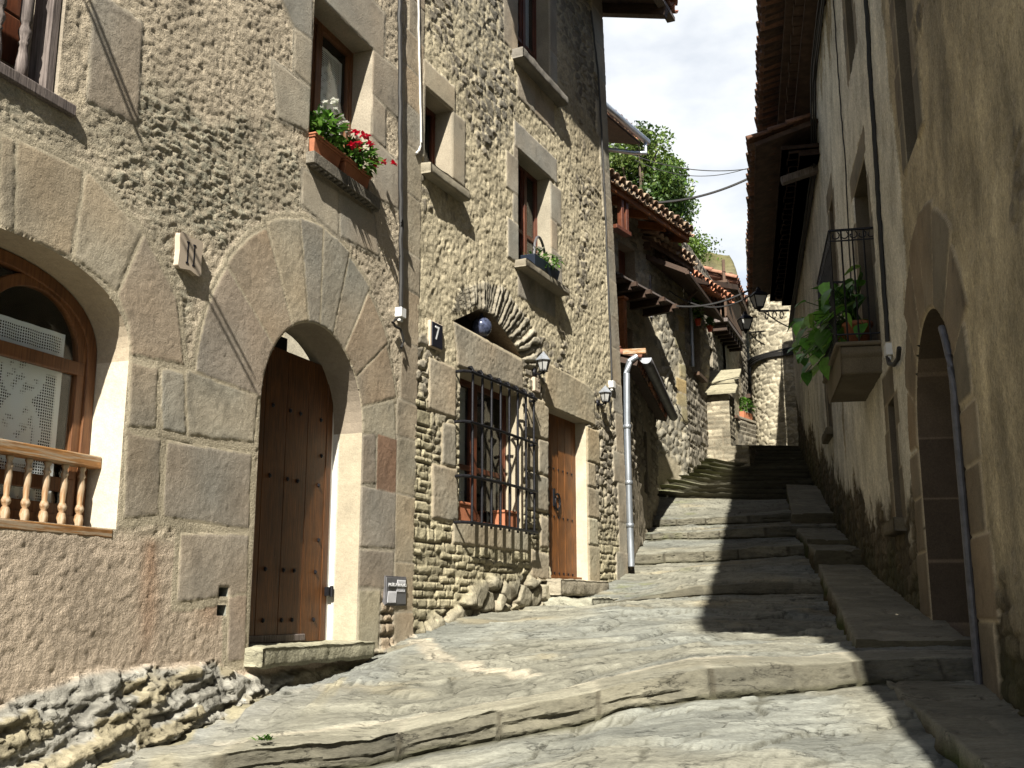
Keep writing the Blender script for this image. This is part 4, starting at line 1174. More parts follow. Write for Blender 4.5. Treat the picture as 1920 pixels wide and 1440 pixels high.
# layered slate: ledges rising towards the street's end
w = (y - .33 * x) * 1.5 + 1.3 * fbm(x * .55, y * .8, 201, 4)
sw = w - np.floor(w)
amp = sstep(.35, .7, vnoise(x * .5 + 9, y * .8, 202))
led = (1 - sw) * .045 * amp * sstep(0, .13, sw)
w2 = (y - .30 * x) * 5.5 + 1.8 * fbm(x * 1.1, y * 1.6, 203, 4)
s2_ = w2 - np.floor(w2)
led2 = (1 - s2_) * .014 * sstep(0, .28, s2_)
rough = .018 * fbm(x * 2, y * 2.4, 204, 4) + .008 * fbm(x * 5, y * 14, 205, 4, .6) + .004 * fbm(x * 22, y * 40, 206, 3)
vp = voro(x * .75 + .25 * fbm(x * 2, y * 2, 251, 4), (y - .3 * x) * 1.9 + .35 * fbm(x * 1.5, y * 2.5, 252, 4), 253, .95); vq = voro(x * 1.9 + .3 * fbm(x * 3, y * 3, 254, 4), (y - .3 * x) * 6.5 + .4 * fbm(x * 2, y * 4, 255, 4), 256)
gm = np.where(isr, 0, np.where(isc, .08, 1.0)) * np.where(y > 21.2, .04, 1) * np.where(y > 15.5, .6, 1)
edge_f = np.where(np.isin(KD, ['g', 'f']), np.minimum(sstep(0, .05, FRc), 1), 1)
rough = rough * np.where(y > 21.2, .3, 1)
z += (led + led2 - .03 * amp + .030 * (vp[2] - .5) + .016 * (vq[2] - .5)) * gm + rough * np.where(isr, .4, 1)
# rock rising to the foot of the nearest house
dl = x - leftX(y)
bank = (1 - sstep(0.0, .95, dl + .22 * fbm(x * 2, y * 2, 207, 3))) * (1 - sstep(7.4, 9.3, y))
bw_ = (dl + .3 * y) * 5 + 1.2 * fbm(x * 1.4, y * 1.4, 208, 4); bl_ = bw_ - np.floor(bw_)
z += bank * (-.10 * (1 - sstep(6.6, 7.4, y)) + .05 * (1 - bl_) * sstep(0, .12, bl_) + .03 * fbm(x * 6, y * 6, 209, 4))
z += .03 * (1 - sstep(0, .5, dl)) * sstep(9.3, 10.2, y) * (1 - sstep(15, 16, y))
z += .10 * (1 - sstep(0.1, .8, dl)) * sstep(21, 22, y) * (1 - sstep(24, 27, y))
# stone blocks along the kerb face: bulge and joints
ub = x * 1.35 + .55 * np.sin(x * 2.1) * .5; cb = np.floor(ub + .3 * vnoise(ub * .9, ub * 0, 211)); fb = (ub + .3 * vnoise(ub * .9, ub * 0, 211)) - cb
jb = np.minimum(fb, 1 - fb) / 1.55
rk = (KD == 'r')
prof = np.sqrt(np.clip(1 - (2 * FRc - 1) ** 2, 0, 1))
out = (.07 * (_h(cb, cb * 0, 212) - .5) * sstep(1.0, .9, FRc) + .045 * sstep(1.0, .85, FRc) * fbm(x * 4, FRc * 3 + cb * 7, 213, 5, .65) - .03 * sstep(.50, .40, FRc + .12 * fbm(x * 3, x * 0, 242, 3)) * sstep(.40, .60, vnoise(x * 1.1, x * 0, 243)) - .03 * sstep(.12, 0, FRc)) * sstep(0, .03, jb)
y -= np.where(rk, out, 0)
y += np.where(KD == 'r3', .13 * (1 - FRc) ** .7 + .018 * fbm(x * 5, z * 20, 214, 3), 0)
y -= np.where(KD == 'r2', .05 * prof, 0)
tread_w = KD == 'f'
z += np.where(tread_w, .010 * fbm(x * 4, y * 3, 215, 4), 0)
# colours
c = lerp(np.array([.285, .27, .21]), np.array([.27, .27, .23]), sstep(-.1, .35, fbm(x * .8, y * 1.1, 221, 4)))
c = lerp(c, np.array([.33, .28, .18]), sstep(.16, .5, fbm(x * .9 + 4, y * 2.2, 222, 5)) * .7)
c = lerp(c, np.array([.20, .19, .15]), sstep(.0, .9, 1 - s2_) * sstep(.93, 1, 1 - s2_) * .5)
c = c * (1 + .28 * fbm(x * 4.5, y * 8, 223, 5, .62) + .22 * (vp[2] - .5) + .16 * (vq[2] - .5))[:, None]
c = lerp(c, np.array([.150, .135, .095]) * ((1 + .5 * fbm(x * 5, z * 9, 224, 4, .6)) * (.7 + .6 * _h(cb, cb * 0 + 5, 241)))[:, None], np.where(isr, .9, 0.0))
cap = isc | (KD == 'f')
c = lerp(c, np.array([.31, .285, .21]) * (.75 + .5 * _h(cb, cb * 0 + 3, 225))[:, None], np.where(isc, .8, 0.0))
c = lerp(c, np.array([.27, .245, .175]) * (1 + .2 * fbm(x * 5, y * 9, 226, 4))[:, None], np.where((KD == 'f') | (KD == 'r3'), .9, 0.0))
pale = np.where((isc | (KD == 'r')) & (y < 10), sstep(.035, .008, jb + .012 * fbm(x * 9, z * 9, 244, 3)), 0) * .85
bk = np.where(isc, sstep(.78, .95, FRc + .12 * fbm(x * 4, y * 4, 227, 3)), 0)
c = lerp(c, np.array([.46, .41, .31]), np.maximum(pale * .35 * (1 - isr), bk * .8))
c = lerp(c, np.array([.07, .06, .04]), np.where(rk, sstep(.022, .006, jb), 0) * .8)
# grime and moss at the foot of the kerb and of the steps
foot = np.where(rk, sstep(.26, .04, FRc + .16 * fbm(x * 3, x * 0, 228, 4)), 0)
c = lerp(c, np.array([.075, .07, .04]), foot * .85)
moss = sstep(.25, .55, fbm(x * 1.3, y * 2.2, 229, 4)) * sstep(1.6, .2, dl) * sstep(11, 12, y) * .7
moss = np.maximum(moss, .6 * sstep(.9, .1, dl + .4 * fbm(x * 2, y * 2, 230, 3)) * sstep(20.5, 21.5, y))
c = lerp(c, np.array([.20, .21, .085]), np.clip(moss, 0, 1))
c = lerp(c, np.array([.31, .305, .285]), bank * .6)
oc = sstep(.55, .7, vnoise(x * 1.4 + y, (dl + .3 * y) * 6, 231)) * bank
c = lerp(c, np.array([.38, .325, .19]), oc * .8)
# pale strip of mortar where a drain was filled in
strip = np.array([at(u, v, yy)[:2] for u, v, yy in [(783, 1195, 9.75), (800, 1222, 9.3), (815, 1245, 8.9), (850, 1262, 8.55), (905, 1282, 8.2), (990, 1300, 7.9)]])
dmin = np.full(len(V), 9.0)
for i in range(len(strip) - 1):
    a, b_ = strip[i], strip[i + 1]; d = b_ - a
    t = np.clip(((V[:, :2] - a) @ d) / (d @ d), 0, 1)
    dmin = np.minimum(dmin, np.hypot(*(V[:, :2] - a - t[:, None] * d).T))
c = lerp(c, np.array([.50, .44, .33]), sstep(.13, .05, dmin + .05 * fbm(x * 6, y * 6, 232, 3)) * .85)
c = lerp(c, np.array([.10, .09, .06]), np.where(KD == 'r3', sstep(.85, .25, FRc) * .95, 0))  # riser bottoms darkened: shadow under the tread noses, painted in
crk = np.maximum(np.maximum(sstep(.05, .0, vp[1]) * sstep(.45, .6, vnoise(x * .8, y * 1.3, 257)), .7 * sstep(.07, .0, vq[1]) * sstep(.5, .65, vnoise(x * .9 + 5, y * 1.9, 258))), sstep(.05, .0, sw) * amp)
crk = np.maximum(crk, .55 * sstep(.06, .0, s2_) * sstep(.4, .6, vnoise(x * 1.2, y * 3, 233)))
c = lerp(c, np.array([.10, .095, .07]), np.where(isr | isc, 0, crk) * .8)
z -= np.where(isr | isc, 0, crk) * .012 * gm
a = (np.arange(nr - 1)[:, None] * NT + np.arange(NT - 1)[None, :]).ravel()
Fq = np.stack([a, a + 1, a + NT + 1, a + NT], -1)
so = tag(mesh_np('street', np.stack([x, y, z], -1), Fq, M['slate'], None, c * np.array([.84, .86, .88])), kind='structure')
so.data.set_sharp_from_angle(angle=math.radians(42))
# valley floor far below and around
g = np.linspace(-300, 300, 61); gx, gy = np.meshgrid(g, g + 250); gz = -4 + 0 * gx + .4 * fbm(gx * .02, gy * .02, 240, 3)
a = (np.arange(60)[:, None] * 61 + np.arange(60)[None, :]).ravel()
tag(mesh_np('ground', np.stack([gx, gy, gz], -1).reshape(-1, 3), np.stack([a, a + 1, a + 62, a + 61], -1), M['slate'], None, np.tile([.16, .17, .08], (61 * 61, 1))), kind='structure')

# --- raised pavement on the right, in steps
def paving(Y0, Y1, zf, zb, wid, seed, over=.0):
    ny = max(6, int((Y1 - Y0) / .045)); nx = 26
    rows = []; cols = []
    cy = np.linspace(Y0, Y1, ny)
    V = []; Cc = []
    prof_t = [(-1.0, 'face')]
    # cross-section: kerb face bottom -> top -> across to the wall
    npf = 7
    for j, yy in enumerate(cy):
        t = (yy - Y0) / (Y1 - Y0); zt = zf + (zb - zf) * t
        xr = float(rightX(yy)); w_ = wid[0] + (wid[1] - wid[0]) * t
        xk = xr - w_
        for k in range(npf): V.append((xk + .02 * (1 - k / npf), yy, zt - .75 + .75 * k / npf)); Cc.append(0)
        for k in range(nx): V.append((xk + (w_ + .1) * k / (nx - 1), yy, zt)); Cc.append(1)
    V = np.array(V, float); Cc = np.array(Cc); m = npf + nx
    x, y, z = V.T.copy()
    top = Cc == 1
    ua = y * 1.9 + .5 * fbm(x * 1.5, y * 1.5, seed, 3); ca = np.floor(ua); fa = np.minimum(ua - ca, 1 - ua + ca)
    uc = x * 1.7 + 7 * _h(ca, ca * 0, seed + 1) + .3 * fbm(x * 3, y * 3, seed + 2, 2); cc = np.floor(uc); fc = np.minimum(uc - cc, 1 - uc + cc)
    jt = np.minimum(fa / 1.9, fc / 1.7)
    z += np.where(top, .014 * sstep(0, .03, jt) + .012 * fbm(x * 4, y * 6, seed + 3, 4) + .02 * (_h(ca, cc, seed + 5) - .5), 0)
    x -= np.where(top, 0, .08 * fbm(y * 5, z * 9, seed + 4, 5, .6) + .03 * np.abs(fbm(y * 1.2, z * 9, seed + 6, 3)))
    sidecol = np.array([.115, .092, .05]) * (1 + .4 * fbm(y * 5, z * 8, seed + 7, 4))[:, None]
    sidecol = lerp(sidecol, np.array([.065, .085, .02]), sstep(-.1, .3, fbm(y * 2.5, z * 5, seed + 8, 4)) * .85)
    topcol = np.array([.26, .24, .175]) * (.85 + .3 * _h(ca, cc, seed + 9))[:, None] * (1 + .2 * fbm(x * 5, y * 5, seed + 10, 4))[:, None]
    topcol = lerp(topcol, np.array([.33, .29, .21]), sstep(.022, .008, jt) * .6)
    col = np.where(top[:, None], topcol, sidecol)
    a = (np.arange(ny - 1)[:, None] * m + np.arange(m - 1)[None, :]).ravel()
    Fq = [tuple(q) for q in np.stack([a, a + 1, a + m + 1, a + m], -1)]
    P = np.stack([x, y, z], -1)
    # front riser: strip from the first row downwards
    nb = 6; base = len(P); fr = P[npf - 1:m].copy()
    ext = []; ec = []
    for j in range(nb + 1):
        q = fr.copy(); q[:, 2] -= .6 * j / nb; q[:, 1] += -.03 * math.sin(math.pi * min(1, j / 2)) + .025 * fbm(q[:, 0] * 5, q[:, 2] * 8, seed + 11, 3) * (j > 0)
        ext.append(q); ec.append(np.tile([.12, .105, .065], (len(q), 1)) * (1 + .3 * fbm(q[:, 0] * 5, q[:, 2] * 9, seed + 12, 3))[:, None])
    mm = len(fr)
    for j in range(nb):
        for k in range(mm - 1):
            Fq.append((base + j * mm + k, base + (j + 1) * mm + k, base + (j + 1) * mm + k + 1, base + j * mm + k + 1))
    P = np.concatenate([P] + ext); col = np.concatenate([col] + ec)
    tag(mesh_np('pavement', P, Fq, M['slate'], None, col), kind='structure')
paving(.8, 7.5, -1.24, -.475, (.10, .65), 301)
paving(7.5, 8.15, -.375, -.345, (.66, .70), 311)
paving(8.1, 14.2, -.25, .545, (.75, .58), 321)
paving(14.2, 15.7, .73, .90, (.60, .62), 331)
paving(15.7, 18.2, .96, 1.36, (.62, .68), 341)
paving(18.2, 21.8, 1.55, 2.45, (.70, .62), 351)

# ================================================================== right-hand house, in the shade
houseR = thing('plastered_house', 'long shaded house on the right with peeling ochre plaster, a stone portal and tiled eaves', 'house', (FR.w(9, -.4)[0], FR.w(9, -.4)[1], -.4))
R_POR = arch_poly(7.44, 9.32, -.7, 1.36, 26)
RW1 = rect(8.15, 8.75, 3.72, 5.35)
RW2 = rect(11.35, 12.65, 2.73, 4.95)
RW3 = rect(10.55, 11.05, .85, 2.05)
RW4 = rect(15.2, 15.9, 4.6, 6.0)
RW5 = rect(17.7, 18.4, 2.9, 4.4)
RW6 = rect(11.5, 12.2, 6.3, 7.6)
rb = []
cR, zR = 8.38, 1.36
ca_ = [0, 24, 48, 70, 88, 110, 134, 158, 180]
rov = [1.34, 1.48, 1.64, 1.74, 1.76, 1.70, 1.58, 1.40]
for i in range(8): rb.append(wedge(cR, zR, .945, rov[i], ca_[i] + .3, ca_[i + 1] - .3))
rj = []
zz = -.7
for h_, w_ in ((.62, .38), (.55, .52), (.46, .40), (.40, .46)): rj.append(rect(9.325, 9.32 + w_, zz + .005, zz + h_ - .005)); rj.append(rect(7.44 - w_ - .08, 7.435, zz + .005, zz + h_ - .005)); zz += h_
rw = []
for o in (RW1, RW2, RW3, RW4, RW5, RW6): rw.append(win_surround(o, 3, lint=.30, left=((.5, .26), (.4, .16), (.55, .28), (.5, .2)), right=((.45, .2), (.5, .28), (.45, .18), (.5, .24)), under=.0))
def paintR(P):
    p = Paint(P); s, z = P[:, 0], P[:, 1]
    gz = np.interp(s, [0, 7.5, 8.3, 14.5, 16, 18.5, 22, 28], [-1.2, -.48, -.25, .55, .9, 1.4, 2.4, 4.2])
    p.n = .012 * fbm(s * 1.5, z * 1.5, 401, 4) + .010 * fbm(s * 7, z * 7, 402, 4, .6) + .004 * fbm(s * 30, z * 30, 403, 2)
    tone = 1 + .40 * fbm(s * 1.2, z * .6, 404, 5, .6) + .38 * fbm(s * 6, z * 3.2, 405, 5, .65)
    p.col = np.array([.54, .44, .275]) * tone[:, None]
    p.col = lerp(p.col, np.array([.22, .185, .125]), sstep(.10, .5, fbm(s * 1.1 + 7, z * .45, 406, 5)) * .7)
    # smoother pale lime coat, flaking away in vertical tongues
    pm = fbm(s * 2.6, z * .38, 411, 5, .6) + .55 * np.exp(-((s - 11.5) / 2.6) ** 2) + .10 + .25 * sstep(2.2, 4.5, z) + .35 * np.exp(-((s - 17) / 1.5) ** 2) - 1.2 * sstep(9.6, 9.0, s) - .4 * sstep(7.0, 8.2, z)
    pm = sstep(.02, .07, pm + .10 * fbm(s * 14, z * 3, 412, 4))
    p.n += .012 * pm
    p.col = lerp(p.col, np.array([.86, .79, .63]) * (1 + .18 * fbm(s * 3, z * 1.2, 413, 4))[:, None], pm * .9)
    ex = sstep(.22, .34, fbm(s * 1.3 + 3, z * .9, 441, 5, .6)) * sstep(9.8, 9.0, s)
    e9, c9 = stones(s, z, .16, .26, 442); s9 = sstep(0, .03, e9)
    p.over(ex, -.012 + .018 * s9, lerp(np.array([.30, .24, .15]), np.array([.26, .215, .15]) * (.6 + .8 * c9)[:, None], s9))
    # bare dark stones near the ground
    lm = sstep(.15, -.15, z - gz - .95 + .75 * fbm(s * 1.7, z * 1.1, 421, 5, .6) + .3 * sstep(10, 7.5, s))
    ed, cid = stones(s, z, .15, .24, 422)
    sx = sstep(0, .035, ed)
    cs = lerp(np.array([.09, .07, .042]), np.array([.15, .12, .075]) * (.6 + .7 * cid)[:, None], sx)
    cs = lerp(cs, np.array([.06, .065, .02]), sstep(.6, .0, z - gz + .5 * fbm(s * 2, z * 2, 423, 3)) * .55)
    p.over(lm, -.014 + .022 * sx * (.5 + cid) + .012 * fbm(s * 12, z * 12, 424, 3), cs)
    p.blocks(rb + rj, 1, .018, 431, drop=.012, fine=1.8, cols=[(.27, .215, .145), (.31, .24, .155), (.245, .195, .13)], mortar=(.56, .46, .31), joint=.009)
    for k_, r_w in enumerate(rw): p.blocks(r_w, 2 + k_, .014, 432 + k_, cols=[(.25, .205, .14), (.22, .18, .125)], mortar=(.40, .33, .22))
    return p
relief(FR, 3.0, 28.0, -1.6, 9.0, .022, [R_POR, RW1, RW2, RW3, RW4, RW5, RW6], paintR, {0: ('wall', 'oldplaster'), 1: ('portal_arch', 'ashlar'), **{2 + k_: ('window_surround' + ' ' * k_, 'ashlar') for k_ in range(6)}}, houseR, .022)
mb = MB(); mb.fbox(FR, -.6, 3.0, -3, 9.0, -.3, -.004); mb.fbox(FR, -9, -.604, -3, 3.2, -.3, -.008); mb.build('near_wall', M['oldplaster'], houseR)
mb = MB(); mb.add([FR.w(28.0, -1, 0), FR.w(28.0, 9.2, 0), FR.w(28.0, 9.2, -6), FR.w(28.0, -1, -6)], [(0, 1, 2, 3)], (.3, .25, .17)); mb.build('end_wall', M['oldplaster'], houseR)
reveal(FR, R_POR, .50, houseR, 'portal_reveal', 'ashlar', col=(.175, .13, .088), skip=(0,), bands=.52)
mb = MB()
for k in range(8): mb.fbox(FR, 7.36 + .255 * k, 7.61 + .255 * k, -.7, 2.4, -.52, -.48)
dr = mb.build('portal_door', M['frame'], houseR, bevel=.006)
mb = MB(); mb.tube([FR.w(7.44, -.55, .04), FR.w(7.44, .4, .04), FR.w(7.44, 1.36, .04)] + [FR.w(8.38 - .94 * math.cos(a), 1.36 + .94 * math.sin(a), .035) for a in np.linspace(.1, .75, 7)], .026, 10); mb.build('portal_arris', M['darkzinc'], houseR, smooth=True)  # grey tube along the portal edge, standing for the door frame's arris
for o, d in ((RW1, .25), (RW2, .25), (RW3, .22), (RW4, .25), (RW5, .25), (RW6, .22)):
    reveal(FR, o, d, houseR, 'window_reveal', 'ashlar', col=(.16, .13, .09))
    s0, s1, z0, z1 = o[0][0], o[1][0], o[0][1], o[2][1]
    casement(FR, s0 - .03, s1 + .03, z0 - .03, z1 + .03, d, houseR, 'darkwood', 'window', .06, mull=((s0 + s1) / 2,), trans=(z0 + (z1 - z0) * .45,))
for s0, s1, z, sd in ((15.0, 16.1, 4.6, 95), (17.5, 18.6, 2.9, 96), (10.4, 11.2, .85, 97)):
    rough_slab(FR, s0, s1, z - .14, z, -.1, .12, 'window_sill', 'ashlar', houseR, (.18, .15, .10), sd, .012, .03)
# roof: corbelled clay tiles seen from below
EZ = 8.85
mb = MB(); mb.prism(FR, [(-9.0, 0), (19.4, 0)] and [(-.6, 8.62), (19.4, 8.62), (19.4, 8.70), (-.6, 8.70)], -.05, .30); mb.build('lower_corbel', M['soffit'], houseR, bevel=.01)
mb = MB(); mb.fbox(FR, -.6, 19.4, 8.78, 8.85, -.05, .56); mb.build('upper_corbel', M['soffit'], houseR, bevel=.01)
mb = MB()
for k in range(69): mb.fbox(FR, -.55 + .29 * k, -.29 + .29 * k, 8.70 - .0, 8.777, -.05, .44 + .015 * math.sin(k * 2.3))
mb.build('corbel_tiles', M['soffit'], houseR, bevel=.006)
roof_slab('roof', houseR, [FR.w(-.8, 8.93, .90), FR.w(19.4, 8.93, .84), FR.w(19.4, 10.9, -6), FR.w(-.8, 10.9, -6)], .06, 'soffit')
tile_roof('roof_tiles', houseR, FR.w(-.5, 8.95, .93), (*FR.e, 0), upvec(FR, .28), 87, .228, 3, seed=5, cols=[(.16, .085, .055), (.13, .075, .05), (.19, .10, .065), (.11, .07, .05)])
mb = MB()
for k in range(5): mb.tube([FR.w(s, 8.56 - .03 * k + .03 * math.sin(s * 1.7 + k) - 1.3 * float(sstep(16.0, 17.4, s)), .05 + .035 * (k % 3)) for s in np.linspace(2, 27.5, 60)], .014, 6)
tag(mb.build('cable_bundle', M['cable'], None, smooth=True), 'bundle of black cables running under the right-hand eaves', 'cable')
mb = MB(); mb.bar(FR.w(17.3, 7.3, -.1), FR.w(17.3, 7.1, .62), .16, .12); mb.build('beam_end', M['greywood'], houseR, bevel=.01)
# second right-hand roof, further up the street
houseR2 = thing('tiled_eaves', 'lower projecting tiled roof of the next house up on the right', 'roof', FR.w(23, 8, 0))
mb = MB(); mb.fbox(FR, 16.75, 25.9, 7.43, 7.50, -.05, .62); mb.fbox(FR, 16.75, 25.9, 7.30, 7.37, -.05, .34)
for k in range(31): mb.fbox(FR, 16.8 + .29 * k, 17.05 + .29 * k, 7.376, 7.426, -.05, .50 + .02 * math.sin(k * 2.1)); mb.build('corbel', M['soffit'], houseR2, bevel=.01)
roof_slab('roof_boards', houseR2, [FR.w(16.7, 7.58, 1.05), FR.w(26.0, 7.58, 1.05), FR.w(26.0, 7.92, -.02), FR.w(16.7, 7.92, -.02)], .07, 'soffit')
tile_roof('roof_tiles', houseR2, FR.w(16.75, 7.62, 1.14), (*FR.e, 0), upvec(FR, .3), 40, .228, 3, seed=6, cols=[(.16, .085, .055), (.13, .075, .05), (.19, .10, .065), (.11, .07, .05)])
# balcony
bal = thing('iron_balcony', 'small stone balcony with a black scrolled iron railing on the right-hand house', 'balcony', FR.w(12, 2.7, .2))
BS0, BS1, BO = 11.1, 13.05, .46
mb = MB()
pr = [(BS0, 2.70), (BS1, 2.70), (BS1, 2.62), (BS1 - .06, 2.58), (BS1 - .22, 2.42), (BS0 + .10, 2.42), (BS0 + .04, 2.58), (BS0, 2.62)]
mb.prism(FR, pr, -.05, BO - .03)
mb.fbox(FR, BS0 - .03, BS1 + .03, 2.703, 2.75, -.05, BO + .02)
mb.c = [(.20, .165, .115)] * len(mb.v)
mb.build('slab', M['ashlar'], bal, bevel=.02)
mb = MB()
for o in (None,):
    mb.bar(FR.w(BS0, 3.99, 0), FR.w(BS0, 3.99, BO), .035, .018); mb.bar(FR.w(BS0, 3.99, BO), FR.w(BS1, 3.99, BO), .035, .018); mb.bar(FR.w(BS1, 3.99, BO), FR.w(BS1, 3.99, 0), .035, .018)
    mb.build('handrail', M['iron'], bal); mb = MB(); mb.bar(FR.w(BS0, 3.87, 0), FR.w(BS0, 3.87, BO), .02, .012); mb.bar(FR.w(BS0, 3.87, BO), FR.w(BS1, 3.87, BO), .02, .012)
    mb.build('scroll_rail', M['iron'], bal); mb = MB(); mb.bar(FR.w(BS0, 2.83, 0), FR.w(BS0, 2.83, BO), .025, .014); mb.bar(FR.w(BS0, 2.83, BO), FR.w(BS1, 2.83, BO), .025, .014); mb.bar(FR.w(BS1, 2.83, BO), FR.w(BS1, 2.83, 0), .025, .014)
mb.build('lower_rail', M['iron'], bal)
def scroll(s, n, ds, dn):
    P = []
    for k in range(16):
        a = k / 15 * 4.6; r = .050 - .006 * a
        q = r * math.cos(a + 2.2)
        P.append(FR.w(s + ds * q, 3.93 + r * math.sin(a + 2.2), n + dn * q))
    return P
bars = [(BS0, BO * k / 4) for k in range(5)] + [(BS0 + (BS1 - BS0) * k / 15, BO) for k in range(1, 16)] + [(BS1, BO * k / 4) for k in range(0, 4)]
for s, n in bars:
    mb = MB(); mb.bar(FR.w(s, 2.75, n), FR.w(s, 3.98, n), .016, .016); mb.build('upright_bar', M['iron'], bal)
mb = MB()
for k in range(5): mb.tube(scroll(BS0, .04 + BO * k / 5, 0, 1), .007, 6)
for k in range(16): mb.tube(scroll(BS0 + .05 + .12 * k, BO, 1, 0), .007, 6)
mb.build('scroll', M['iron'], bal, smooth=True)

# ================================================================== lean-to behind the drainpipe
hC = thing('lean_to', 'low rubble lean-to beside the drainpipe, its dark gutter sloping away up the street', 'shed', FC.w(2, .8, 0))
C_OP = rect(2.45, 3.05, 1.9, 3.0)
def rub_paint(seed, ch, cl, stone=(.30, .27, .21), mort=(.42, .37, .27), cover=.0, depth=1.0, irregular=False):
    def f(P):
        p = Paint(P); s, z = P[:, 0], P[:, 1]
        ed, cid = (stones if irregular else courses)(s, z, ch, cl, seed); st = sstep(.0, .16 * ch, ed)
        p.n = (-.024 + (.032 + .03 * cid) * st) * depth + .015 * fbm(s * 12, z * 12, seed + 1, 3)
        p.col = lerp(np.array(mort), np.array(stone) * ((.62 + .75 * cid) * (1 + .25 * fbm(s * 6, z * 6, seed + 2, 3)))[:, None], st)
        if cover:
            m = sstep(-.05, .2, cover - .3 + fbm(s * 1.1, z * 1.1, seed + 3, 4))
            p.over(m, .02 * fbm(s * 6, z * 6, seed + 4, 4), np.array(mort) * (1 + .15 * fbm(s * 3, z * 3, seed + 5, 3))[:, None])
        return p
    return f
relief(FC, 0.02, 4.75, -.2, 3.55, .03, [C_OP], rub_paint(501, .13, .2, (.25, .22, .17), (.34, .29, .21), .25), {0: ('wall', 'rubble')}, hC)
reveal(FC, C_OP, .25, hC, 'window_reveal', 'rubble', col=(.2, .17, .13)); mb = MB(); mb.fbox(FC, 2.4, 3.1, 1.85, 3.05, -.27, -.25); mb.build('window_dark', M['darkwood'], hC)
mb = MB()
for (sa, sgn) in ((4.75, 1),): mb.add([FC.w(sa, -.2, 0), FC.w(sa, 3.5, 0), FC.w(sa, 4.0, -1.6), FC.w(sa, -.2, -1.6)], [(0, 1, 2, 3)], (.25, .22, .17))
mb.build('end_wall', M['rubble'], hC)
roof_slab('roof', hC, [FC.w(-.1, 3.56, .22), FC.w(4.85, 3.56, .22), FC.w(4.85, 4.1, -1.7), FC.w(-.1, 4.1, -1.7)], .08, 'darkwood')
tile_roof('roof_tiles', hC, FC.w(0, 3.60, .26), (*FC.e, 0), upvec(FC, .28), 20, .235, 3, seed=8)
mb = MB()
gp = [(math.cos(a) * .085, math.sin(a) * .085) for a in np.linspace(math.pi, 2 * math.pi, 9)]
vs = [FC.w(s, 3.60 + b_, .33 + a) for s in np.linspace(-.05, 4.95, 14) for a, b_ in gp]
mb.add(vs, [(i * 9 + j, i * 9 + j + 1, (i + 1) * 9 + j + 1, (i + 1) * 9 + j) for i in range(13) for j in range(8)])
g_ = mb.build('gutter', M['darkzinc'], hC, smooth=True, solid=.006)
mb = MB(); gv = [FC.w(-.055, 3.60 + b_ * 1.05, .33 + a * 1.05) for a, b_ in gp]; gw = [FC.w(-.075, 3.60 + b_ * 1.05, .33 + a * 1.05) for a, b_ in gp]
mb.add(gv + gw, [tuple(range(9)), tuple(range(17, 8, -1))] + [(k, (k + 1) % 9, 9 + (k + 1) % 9, 9 + k) for k in range(9)]); mb.build('gutter_end', M['pewter'], hC)
mb = MB(); mb.fbox(FC, -.12, .03, 3.66, 3.74, .0, .34); mb.build('eave_board', M['rail'], hC, bevel=.006)
pp = FB.px(1180, 1062, .16)
dp = thing('drainpipe', 'grey zinc drainpipe running down the corner between the second house and the lean-to', 'drainpipe', at(1180, 1066, 15.35))
yp = 15.28
q = [at(1194, 668, yp), at(1180, 678, yp), at(1175, 700, yp), at(1176, 800, yp), at(1180, 950, yp), at(1184, 1062, yp)]
mb = MB(); mb.tube(q, .047, 14); mb.build('pipe', M['zinc'], dp, smooth=True)
mb = MB()
for yy in (800, 905, 985):
    c = at(np.interp(yy, [700, 800, 950, 1062], [1175, 1176, 1180, 1184]), yy, yp); mb.lathe(c, [(.048, -.03), (.058, -.025), (.058, .025), (.048, .03)], 14)
mb.build('pipe_collar', M['zinc'], dp, smooth='all')

# ================================================================== house with the orange timber eaves
hD = thing('stone_house', 'tall stone house in the middle with orange timber eaves and a wooden balcony', 'house', FD.w(-1, 2.8, 0))
D_W1 = FD.pts([(1160, 640), (1200, 640), (1200, 596), (1160, 590)]); D_W1 = rect(-3.3, -2.55, 4.4, 5.55)
D_DR = rect(-3.1, -2.35, 6.15, 7.3)
D_CUT = [(.0, 0), (.6, 0), (.6, 9), (.0, 9)]
def paintD(P):
    p = rub_paint(511, .18, .27, (.34, .315, .25), (.46, .405, .29), .12, 1.0, True)(P); s, z = P[:, 0], P[:, 1]
    q = []; zq = 2.6; r5 = random.Random(3)
    while zq < 7.9:
        h_ = r5.uniform(.28, .42); q.append(rect(-r5.choice([.35, .55]), -.01, zq + .01, zq + h_ - .01)); zq += h_
    p.blocks(q[4:], 0, .03, 513, cols=[(.40, .34, .20), (.42, .33, .17), (.36, .32, .23)], joint=.02, rnd=.03)
    return p
relief(FD, -6.0, .0, 1.0, 8.0, .038, [D_W1, D_DR], paintD, {0: ('wall', 'rubble')}, hD)
for o in (D_W1, D_DR):
    reveal(FD, o, .25, hD, 'door_reveal', 'rubble', col=(.3, .25, .18))
    mb = MB(); mb.fbox(FD, o[0][0] - .05, o[1][0] + .05, o[0][1] - .05, o[2][1] + .05, -.27, -.24); mb.build('door_leaf', M['frame'], hD)
